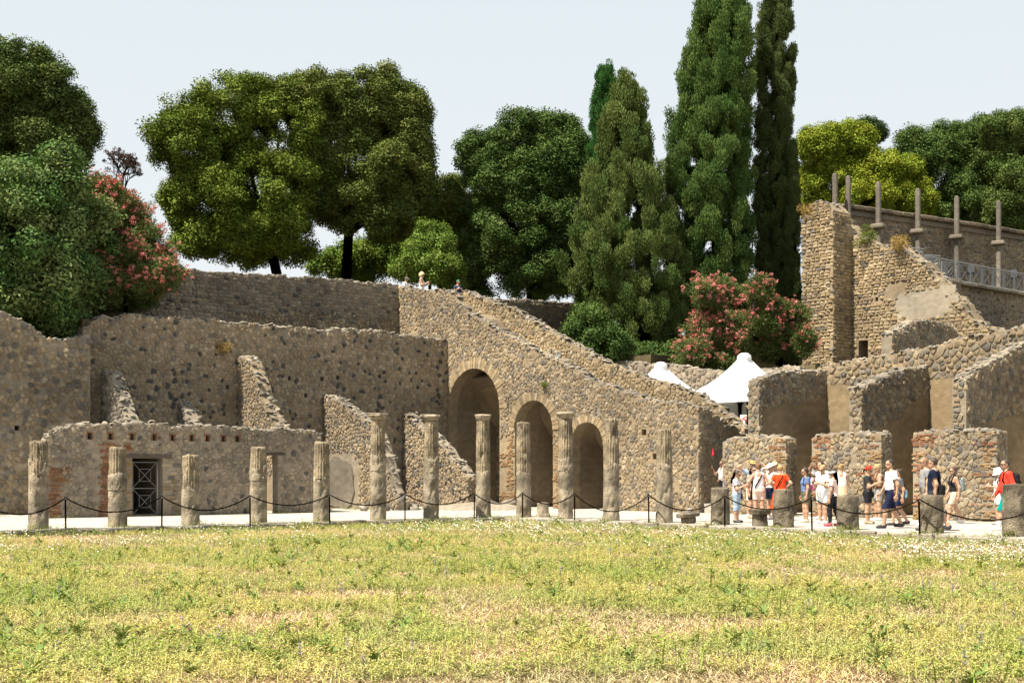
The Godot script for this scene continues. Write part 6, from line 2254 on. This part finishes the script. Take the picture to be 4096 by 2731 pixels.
	var shoe_col: Color = o.get("shoes", Color(0.35, 0.27, 0.2))
	part("shoes", shoe.mesh(), plain("shoe_%s" % shoe_col.to_html(), shoe_col, 0.6), root)
	if o.get("socks", false):
		var so := Shape.new()
		F.net(0.006, func(t: int, p: Vector3) -> bool: return t == 4 and p.y < 0.25, so, none)
		part("socks", so.mesh(), cloth("sock_white", Color(0.8, 0.8, 0.8)), root)
	# hair
	var hair: String = o.get("hair", "short")
	var hs := Shape.new()
	var cap := func(p: Vector3) -> bool: return p.z < 0.012 + maxf(0.0, p.y) * 0.75 and (p.y > -0.075 or p.z < -0.045)
	ball(hs, Vector3(0, 0.022, -0.008), Vector3(0.09, 0.103, 0.105), cap, 0.06)
	match hair:
		"bun":
			ball(hs, Vector3(0, 0.075, -0.1), Vector3(0.048, 0.045, 0.045), func(_p): return true, 0.12)
		"long":
			hs.tube(PackedVector3Array([Vector3(0, 0.03, -0.07), Vector3(0, -0.08, -0.075), Vector3(0, -0.2, -0.1), Vector3(0.01, -0.3, -0.115), Vector3(0.01, -0.36, -0.12)]), PackedFloat32Array([0.078, 0.07, 0.06, 0.045, 0.015]), 10)
		"curly":
			ball(hs, Vector3(0, 0.03, -0.02), Vector3(0.105, 0.11, 0.11), cap, 0.22)
		"curls":
			ball(hs, Vector3(0, 0.02, -0.015), Vector3(0.15, 0.15, 0.145), func(p): return p.z < 0.06 or p.y > 0.06, 0.25, 16)
	var hair_col: Color = o.hair_color
	part("hair", hs.mesh(), plain("hair_%s" % hair_col.to_html(), hair_col, 0.6), root, head_at)
	if o.get("glasses", false):
		var gl := Shape.new()
		for s in [-1, 1]:
			gl.box(Vector3(s * 0.036, 0.0, 0.1), Vector3(0.052, 0.036, 0.008), Basis(), 0.003)
			gl.bar(Vector3(s * 0.066, 0.005, 0.096), Vector3(s * 0.085, 0.005, -0.01), 0.007)
		gl.bar(Vector3(-0.014, 0.004, 0.102), Vector3(0.014, 0.004, 0.102), 0.006)
		part("sunglasses", gl.mesh(), plain("dark_lens", Color(0.012, 0.012, 0.014), 0.12), root, head_at)
	if o.has("hat"):
		var ht := Shape.new()
		match o.hat:
			"cap":
				ball(ht, Vector3(0, 0.03, -0.008), Vector3(0.1, 0.1, 0.112), func(p): return p.y > -0.003)
				ht.box(Vector3(0, 0.04, 0.135), Vector3(0.15, 0.012, 0.1), Basis(Vector3.RIGHT, 0.25), 0.005)
			"visor":
				ht.lathe(PackedVector2Array([Vector2(0.108, 0.015), Vector2(0.106, 0.06), Vector2(0.102, 0.06), Vector2(0.104, 0.015)]), 24)
				ht.box(Vector3(0, 0.03, 0.14), Vector3(0.16, 0.01, 0.1), Basis(Vector3.RIGHT, 0.3), 0.004)
			"bucket":
				ht.lathe(PackedVector2Array([Vector2(0.18, -0.045), Vector2(0.182, -0.04), Vector2(0.115, 0.03), Vector2(0.105, 0.12), Vector2(0.07, 0.135), Vector2(0.005, 0.138)]), 28)
				ht.lathe(PackedVector2Array([Vector2(0.005, 0.13), Vector2(0.1, 0.115), Vector2(0.11, 0.03), Vector2(0.18, -0.045)]), 28)
			"bandana":
				ball(ht, Vector3(0, 0.026, -0.01), Vector3(0.098, 0.108, 0.112), func(p): return p.y > -0.01 - (p.z < -0.05 as int) * 0.04 and p.z < 0.08, 0.05)
				ht.tube(PackedVector3Array([Vector3(0, 0.0, -0.11), Vector3(0.01, -0.06, -0.14), Vector3(0.02, -0.12, -0.13)]), PackedFloat32Array([0.025, 0.03, 0.008]), 8)
		part("hat", ht.mesh(), cloth("hat_%s" % o.hat_color.to_html(), o.hat_color), root, head_at)
	# things worn
	if o.has("bag"):
		var bg := Shape.new()
		var strap := Shape.new()
		match o.bag:
			"back":
				bg.box(Vector3(0, 1.2, -0.2) + sink, Vector3(0.29, 0.42, 0.17), Basis(), 0.055)
				bg.box(Vector3(0, 1.12, -0.3) + sink, Vector3(0.2, 0.2, 0.06), Basis(), 0.025)
				for s in [-1, 1]:
					strap.tube(PackedVector3Array([Vector3(s * 0.1, 1.38, -0.12) + sink, Vector3(s * 0.11, 1.475, -0.01) + sink, Vector3(s * 0.115, 1.4, 0.09) + sink, Vector3(s * 0.125, 1.22, 0.125) + sink, Vector3(s * 0.16, 1.08, 0.0) + sink]), PackedFloat32Array([0.017, 0.017, 0.017, 0.017, 0.017]), 6)
			"hip":
				bg.box(Vector3(0.2, 0.88, 0.03) + sink, Vector3(0.1, 0.2, 0.25), Basis(), 0.035)
				strap.tube(PackedVector3Array([Vector3(0.19, 0.96, 0.12) + sink, Vector3(0.05, 1.25, 0.165) + sink, Vector3(-0.1, 1.47, 0.0) + sink, Vector3(0.05, 1.2, -0.135) + sink, Vector3(0.19, 0.96, -0.08) + sink]), PackedFloat32Array([0.01, 0.01, 0.01, 0.01, 0.01]), 6)
			"hip_back":
				bg.box(Vector3(0.1, 0.98, -0.19) + sink, Vector3(0.24, 0.26, 0.1), Basis(Vector3.UP, -0.3), 0.035)
				strap.tube(PackedVector3Array([Vector3(0.19, 1.1, -0.14) + sink, Vector3(0.12, 1.36, -0.12) + sink, Vector3(0.09, 1.465, 0.0) + sink, Vector3(0.14, 1.3, 0.12) + sink, Vector3(0.2, 1.05, 0.0) + sink]), PackedFloat32Array([0.012, 0.012, 0.012, 0.012, 0.012]), 6)
		var m := cloth("bag_%s" % o.bag_color.to_html(), o.bag_color)
		var worn := part("bag", bg.mesh(), m, root)
		part("strap", strap.mesh(), m, worn)
	if o.has("strap"):
		var st := Shape.new()
		st.tube(PackedVector3Array([Vector3(-0.12, 1.46, 0.02) + sink, Vector3(-0.08, 1.38, -0.12) + sink, Vector3(0.02, 1.2, -0.135) + sink, Vector3(0.14, 1.0, -0.13) + sink]), PackedFloat32Array([0.02, 0.02, 0.02, 0.02]), 6)
		part("shoulder_strap", st.mesh(), cloth("strap_%s" % o.strap.to_html(), o.strap), root)
	if o.get("arms", "") == "phone":
		var ph := thing_in_hand(root, (wrists[0] + wrists[1]) / 2 + (fdirs[0] + fdirs[1]).normalized() * 0.11)
		var sh := Shape.new()
		sh.box(Vector3.ZERO, Vector3(0.078, 0.155, 0.012), Basis(Vector3.RIGHT, -0.9), 0.004)
		var p := part(numbered("phone"), sh.mesh(), plain("phone_black", Color(0.02, 0.02, 0.025), 0.25), self, ph)
		p.set_meta("label", "dark phone held by the " + label.split(" who ")[0])
		p.set_meta("category", "phone")
		p.set_meta("group", "phones in visitors' hands")
		var words: PackedStringArray = p.get_meta("label").split(" ")
		p.set_meta("label", " ".join(words.slice(0, 15)))
	if o.get("bottle", false):
		var bt := Shape.new()
		bt.lathe(PackedVector2Array([Vector2(0.001, -0.1), Vector2(0.031, -0.1), Vector2(0.032, 0.05), Vector2(0.014, 0.085), Vector2(0.014, 0.105), Vector2(0.001, 0.106)]), 14)
		var bm := plain("bottle_plastic", Color(0.7, 0.8, 0.88), 0.15)
		var b := part(numbered("water_bottle"), bt.mesh(), bm, self, thing_in_hand(root, wrists[1] + fdirs[1] * 0.1))
		b.set_meta("label", "clear water bottle carried by the " + ("blonde woman in pale mint shirt" if "mint" in label else "woman in pink shirt"))
		b.set_meta("category", "bottle")
		b.set_meta("group", "water bottles")
	if o.get("arms", "") == "flag":
		var t := thing_in_hand(root, wrists[1] + fdirs[1] * 0.08)
		var fl := thing("guide_flag", "small red flag on a thin stick above the tour guide", "flag", "", t)
		var sh := Shape.new()
		sh.tube(PackedVector3Array([Vector3(0, -0.15, 0), Vector3(0.02, 0.75, 0)]), PackedFloat32Array([0.008, 0.006]), 6)
		part("stick", sh.mesh(), plain("stick_grey", Color(0.3, 0.3, 0.3), 0.5), fl)
		sh = Shape.new()
		sh.tri(Vector3(0.02, 0.75, 0), Vector3(0.0, 0.42, 0.02), Vector3(0.16, 0.5, 0.05))
		sh.tri(Vector3(0.02, 0.75, -0.004), Vector3(0.16, 0.5, 0.046), Vector3(0.0, 0.42, 0.016))
		part("cloth", sh.mesh(), cloth("flag_red", Color(0.55, 0.03, 0.05)), fl)


func thing_in_hand(root: Node3D, at: Vector3) -> Transform3D:
	return Transform3D(root.transform.basis.orthonormalized(), root.transform * at)


func people() -> void:
	make_body_parts()
	person("tour guide in white top and black trousers holding up a small red flag", Vector3(7.83, 0.52, -47.90), 1.60, -60, {"arms": "flag", "top": "tank", "top_color": Color(0.78, 0.76, 0.76), "bottom": "long", "bottom_color": Color(0.02, 0.02, 0.025), "hair": "bun", "hair_color": Color(0.035, 0.026, 0.02), "glasses": true, "skin": 0.7})
	# s -1.5 t 8.9
	person("woman in striped shirt and pale capri jeans raising her phone", Vector3(6.70, WALK, -38.39), 1.55, 65, {"arms": "phone", "top": "stripes", "top_color": Color(0.8, 0.78, 0.8), "bottom": "capri", "bottom_color": Color(0.3, 0.4, 0.5), "hair": "long", "hair_color": Color(0.03, 0.018, 0.012), "bag": "hip", "bag_color": Color(0.02, 0.03, 0.07), "shoes": Color(0.04, 0.045, 0.05), "glasses": true})
	# s -5.6 t 6.2
	person("man in blue grey shirt and cap with both hands on his head", Vector3(8.05, WALK, -43.12), 1.90, 5, {"male": true, "arms": "head", "top": "tee", "top_color": Color(0.3, 0.37, 0.47), "bottom": "shorts", "bottom_color": Color(0.6, 0.53, 0.44), "hair": "short", "hair_color": Color(0.04, 0.025, 0.015), "hat": "cap", "hat_color": Color(0.36, 0.26, 0.1), "bag": "back", "bag_color": Color(0.02, 0.025, 0.05), "shoes": Color(0.75, 0.75, 0.75), "glasses": true, "beard": true})
	# s -4.9 t 6.8
	person("dark haired woman in black top and shorts behind the white ruffle top", Vector3(7.91, WALK, -42.25), 1.70, 25, {"arms": "down", "top": "tank", "top_color": Color(0.02, 0.02, 0.025), "bottom": "shorts", "bottom_color": Color(0.02, 0.02, 0.025), "hair": "long", "hair_color": Color(0.035, 0.025, 0.018), "glasses": true, "bag": "hip", "bag_color": Color(0.02, 0.04, 0.2)})
	# s -4.0 t 7.8
	person("woman in white ruffle top and beige shorts seen from behind, hands on hips", Vector3(7.83, WALK, -40.85), 1.78, 178, {"arms": "akimbo", "top": "tank", "top_color": Color(0.82, 0.78, 0.78), "bottom": "shorts", "bottom_color": Color(0.66, 0.56, 0.48), "hair": "bun", "hair_color": Color(0.16, 0.09, 0.045), "strap": Color(0.04, 0.025, 0.02), "shoes": Color(0.7, 0.7, 0.7)})
	# s -4.7 t 7.7
	person("woman in white sun cap and cream shirt with navy shorts", Vector3(8.33, WALK, -41.42), 1.78, -60, {"arms": "phone", "top": "tee", "top_color": Color(0.8, 0.7, 0.62), "bottom": "shorts", "bottom_color": Color(0.02, 0.03, 0.07), "hair": "short", "hair_color": Color(0.1, 0.06, 0.03), "hat": "cap", "hat_color": Color(0.82, 0.82, 0.82), "shoes": Color(0.75, 0.75, 0.75), "glasses": true})
	# s -6.8 t 6.2
	person("visitor in a pale green cap half hidden behind the white sun cap", Vector3(8.96, WALK, -43.93), 1.87, -20, {"male": true, "arms": "down", "top": "tee", "top_color": Color(0.75, 0.74, 0.7), "bottom": "shorts", "bottom_color": Color(0.3, 0.28, 0.24), "hair": "short", "hair_color": Color(0.1, 0.07, 0.04), "hat": "cap", "hat_color": Color(0.62, 0.62, 0.3), "shoes": Color(0.7, 0.7, 0.7)})
	# s -4.1 t 8.5
	person("blonde woman in a long red dress seen from behind, hands on hips", Vector3(8.41, WALK, -40.38), 1.73, 172, {"arms": "akimbo", "top": "tee", "top_color": Color(0.85, 0.07, 0.02), "bottom": "dress", "bottom_color": Color(0.85, 0.07, 0.02), "hair": "short", "hair_color": Color(0.32, 0.21, 0.09), "strap": Color(0.6, 0.4, 0.25)})
	# s -3.4 t 10.0
	person("woman in blue shirt and dark khaki shorts with a pink backpack", Vector3(8.83, WALK, -38.74), 1.63, -82, {"arms": "down", "top": "tee", "top_color": Color(0.12, 0.19, 0.36), "bottom": "shorts", "bottom_color": Color(0.13, 0.14, 0.1), "hair": "curly", "hair_color": Color(0.03, 0.023, 0.02), "bag": "back", "bag_color": Color(0.6, 0.2, 0.28), "shoes": Color(0.6, 0.5, 0.4), "glasses": true})
	# s -5.5 t 9.1
	person("dark haired visitor in white shading the eyes with one hand", Vector3(9.82, WALK, -40.85), 1.85, -60, {"male": true, "arms": "shade", "top": "tee", "top_color": Color(0.8, 0.8, 0.8), "bottom": "shorts", "bottom_color": Color(0.7, 0.68, 0.62), "hair": "short", "hair_color": Color(0.03, 0.018, 0.012), "shoes": Color(0.7, 0.7, 0.7)})
	# s -2.8 t 11.2
	person("blonde woman in pale mint shirt and white shorts holding a bottle", Vector3(9.05, WALK, -37.50), 1.70, -55, {"arms": "phone", "top": "tee", "top_color": Color(0.76, 0.83, 0.8), "bottom": "shorts", "bottom_color": Color(0.82, 0.82, 0.84), "hair": "bun", "hair_color": Color(0.34, 0.23, 0.1), "shoes": Color(0.8, 0.8, 0.8), "bottle": true, "glasses": true})
	# s -1.5 t 12.4
	person("woman in pink shirt and black leggings with long dark hair and white visor", Vector3(8.92, WALK, -35.72), 1.58, -125, {"arms": "down", "top": "tee", "top_color": Color(0.78, 0.6, 0.56), "bottom": "long", "bottom_color": Color(0.02, 0.022, 0.028), "hair": "long", "hair_color": Color(0.035, 0.026, 0.024), "hat": "visor", "hat_color": Color(0.78, 0.76, 0.76), "shoes": Color(0.4, 0.06, 0.1), "bottle": true, "legs": "step"})
	# s -6.2 t 9.3
	person("blonde woman in white strap top and peach skirt seen from behind", Vector3(10.53, WALK, -41.17), 1.76, 172, {"arms": "front", "top": "tank", "top_color": Color(0.8, 0.76, 0.68), "bottom": "skirt", "bottom_color": Color(0.8, 0.5, 0.32), "hair": "bun", "hair_color": Color(0.34, 0.22, 0.09)})
	# s -3.6 t 12.1
	person("woman in black shirt and shorts wearing a red bandana", Vector3(10.33, WALK, -37.37), 1.67, 65, {"arms": "phone", "top": "tee", "top_color": Color(0.035, 0.037, 0.04), "bottom": "shorts", "bottom_color": Color(0.02, 0.02, 0.022), "hair": "short", "hair_color": Color(0.05, 0.025, 0.015), "hat": "bandana", "hat_color": Color(0.4, 0.04, 0.025), "bag": "hip", "bag_color": Color(0.02, 0.02, 0.022), "glasses": true})
	# s -6.2 t 10.7
	person("blonde woman in brown strap top and grey shorts facing the red bandana", Vector3(11.38, WALK, -40.07), 1.75, -80, {"arms": "phone", "top": "tank", "top_color": Color(0.14, 0.07, 0.045), "bottom": "shorts", "bottom_color": Color(0.36, 0.36, 0.35), "hair": "bun", "hair_color": Color(0.38, 0.26, 0.11), "shoes": Color(0.75, 0.75, 0.75)})
	# s -3.5 t 13.2
	person("visitor with light blue shoulder bag hidden behind the white shirt man", Vector3(10.93, WALK, -36.40), 1.62, -90, {"arms": "walk", "top": "tee", "top_color": Color(0.1, 0.11, 0.13), "bottom": "shorts", "bottom_color": Color(0.02, 0.03, 0.07), "hair": "bun", "hair_color": Color(0.05, 0.03, 0.02), "bag": "hip_back", "bag_color": Color(0.2, 0.38, 0.5), "shoes": Color(0.03, 0.03, 0.035), "legs": "walk"})
	# s -1.6 t 14.2
	person("man in white shirt and navy shorts walking to the left", Vector3(10.13, WALK, -34.43), 1.88, -88, {"male": true, "arms": "walk", "top": "tee", "top_color": Color(0.82, 0.82, 0.84), "bottom": "shorts", "bottom_color": Color(0.015, 0.02, 0.05), "hair": "short", "hair_color": Color(0.03, 0.018, 0.012), "shoes": Color(0.03, 0.032, 0.036), "legs": "walk"})
	# s -3.4 t 14.1
	person("man with sunglasses walking just behind the dark polo man", Vector3(11.42, WALK, -35.59), 1.90, -90, {"male": true, "arms": "down", "top": "tee", "top_color": Color(0.25, 0.25, 0.26), "bottom": "shorts", "bottom_color": Color(0.2, 0.18, 0.15), "hair": "short", "hair_color": Color(0.22, 0.13, 0.07), "glasses": true, "shoes": Color(0.6, 0.6, 0.6)})
	# s -1.2 t 15.8
	person("big man in dark navy polo shirt with black shoulder bag", Vector3(10.81, WALK, -32.97), 1.90, -118, {"male": true, "arms": "walk", "top": "tee", "top_color": Color(0.012, 0.017, 0.04), "bottom": "shorts", "bottom_color": Color(0.04, 0.045, 0.06), "hair": "short", "hair_color": Color(0.04, 0.025, 0.018), "bag": "hip_back", "bag_color": Color(0.02, 0.02, 0.022), "shoes": Color(0.05, 0.05, 0.055), "legs": "walk", "wide": 1.15})
	# s -5.9 t 13.5
	person("woman in black strap top and beige shorts with grey backpack walking left", Vector3(12.94, WALK, -37.70), 1.69, -90, {"arms": "walk", "top": "tank", "top_color": Color(0.02, 0.02, 0.022), "bottom": "shorts", "bottom_color": Color(0.58, 0.47, 0.36), "hair": "bun", "hair_color": Color(0.06, 0.025, 0.018), "bag": "back", "bag_color": Color(0.22, 0.26, 0.26), "shoes": Color(0.75, 0.72, 0.68), "legs": "walk", "glasses": true})
	# s -6.0 t 14.8
	person("woman in white bucket hat and pale blue strap top looking at a phone", Vector3(13.88, WALK, -36.71), 1.61, -88, {"arms": "phone", "top": "tank", "top_color": Color(0.62, 0.68, 0.78), "bottom": "shorts", "bottom_color": Color(0.84, 0.76, 0.74), "hair": "short", "hair_color": Color(0.12, 0.07, 0.04), "hat": "bucket", "hat_color": Color(0.83, 0.84, 0.85), "shoes": Color(0.3, 0.28, 0.3), "bag": "hip_back", "bag_color": Color(0.6, 0.62, 0.66)})
	# s -2.6 t 16.9
	person("man in bright red shirt and teal shorts with black backpack", Vector3(12.66, WALK, -32.97), 1.86, -95, {"male": true, "arms": "walk", "top": "sleeves", "top_color": Color(0.82, 0.06, 0.035), "bottom": "shorts", "bottom_color": Color(0.0, 0.22, 0.19), "hair": "short", "hair_color": Color(0.04, 0.022, 0.016), "bag": "back", "bag_color": Color(0.02, 0.02, 0.022), "shoes": Color(0.8, 0.8, 0.8), "legs": "walk", "socks": true, "glasses": true})
	person("man in dark cap and pale shirt peering over the top of the stairs", Vector3(-5.30, 9.75, -64.50), 1.74, 60, {"male": true, "arms": "phone", "top": "tee", "top_color": Color(0.6, 0.66, 0.68), "bottom": "long", "bottom_color": Color(0.1, 0.1, 0.1), "hair": "short", "hair_color": Color(0.1, 0.08, 0.06), "hat": "cap", "hat_color": Color(0.12, 0.11, 0.1), "beard": true})
	person("woman with curly blonde hair in white dress at the top of the stairs", Vector3(-4.50, 9.88, -64.00), 1.72, 80, {"arms": "phone", "top": "tank", "top_color": Color(0.8, 0.8, 0.82), "bottom": "skirt", "bottom_color": Color(0.8, 0.8, 0.82), "hair": "curls", "hair_color": Color(0.62, 0.45, 0.22)})
	person("person in green cap and navy shirt at the top of the stairs", Vector3(-2.62, 9.40, -62.50), 1.64, 20, {"arms": "phone", "top": "tee", "top_color": Color(0.025, 0.04, 0.09), "bottom": "long", "bottom_color": Color(0.05, 0.05, 0.06), "hair": "short", "hair_color": Color(0.06, 0.04, 0.03), "hat": "bandana", "hat_color": Color(0.05, 0.18, 0.11)})
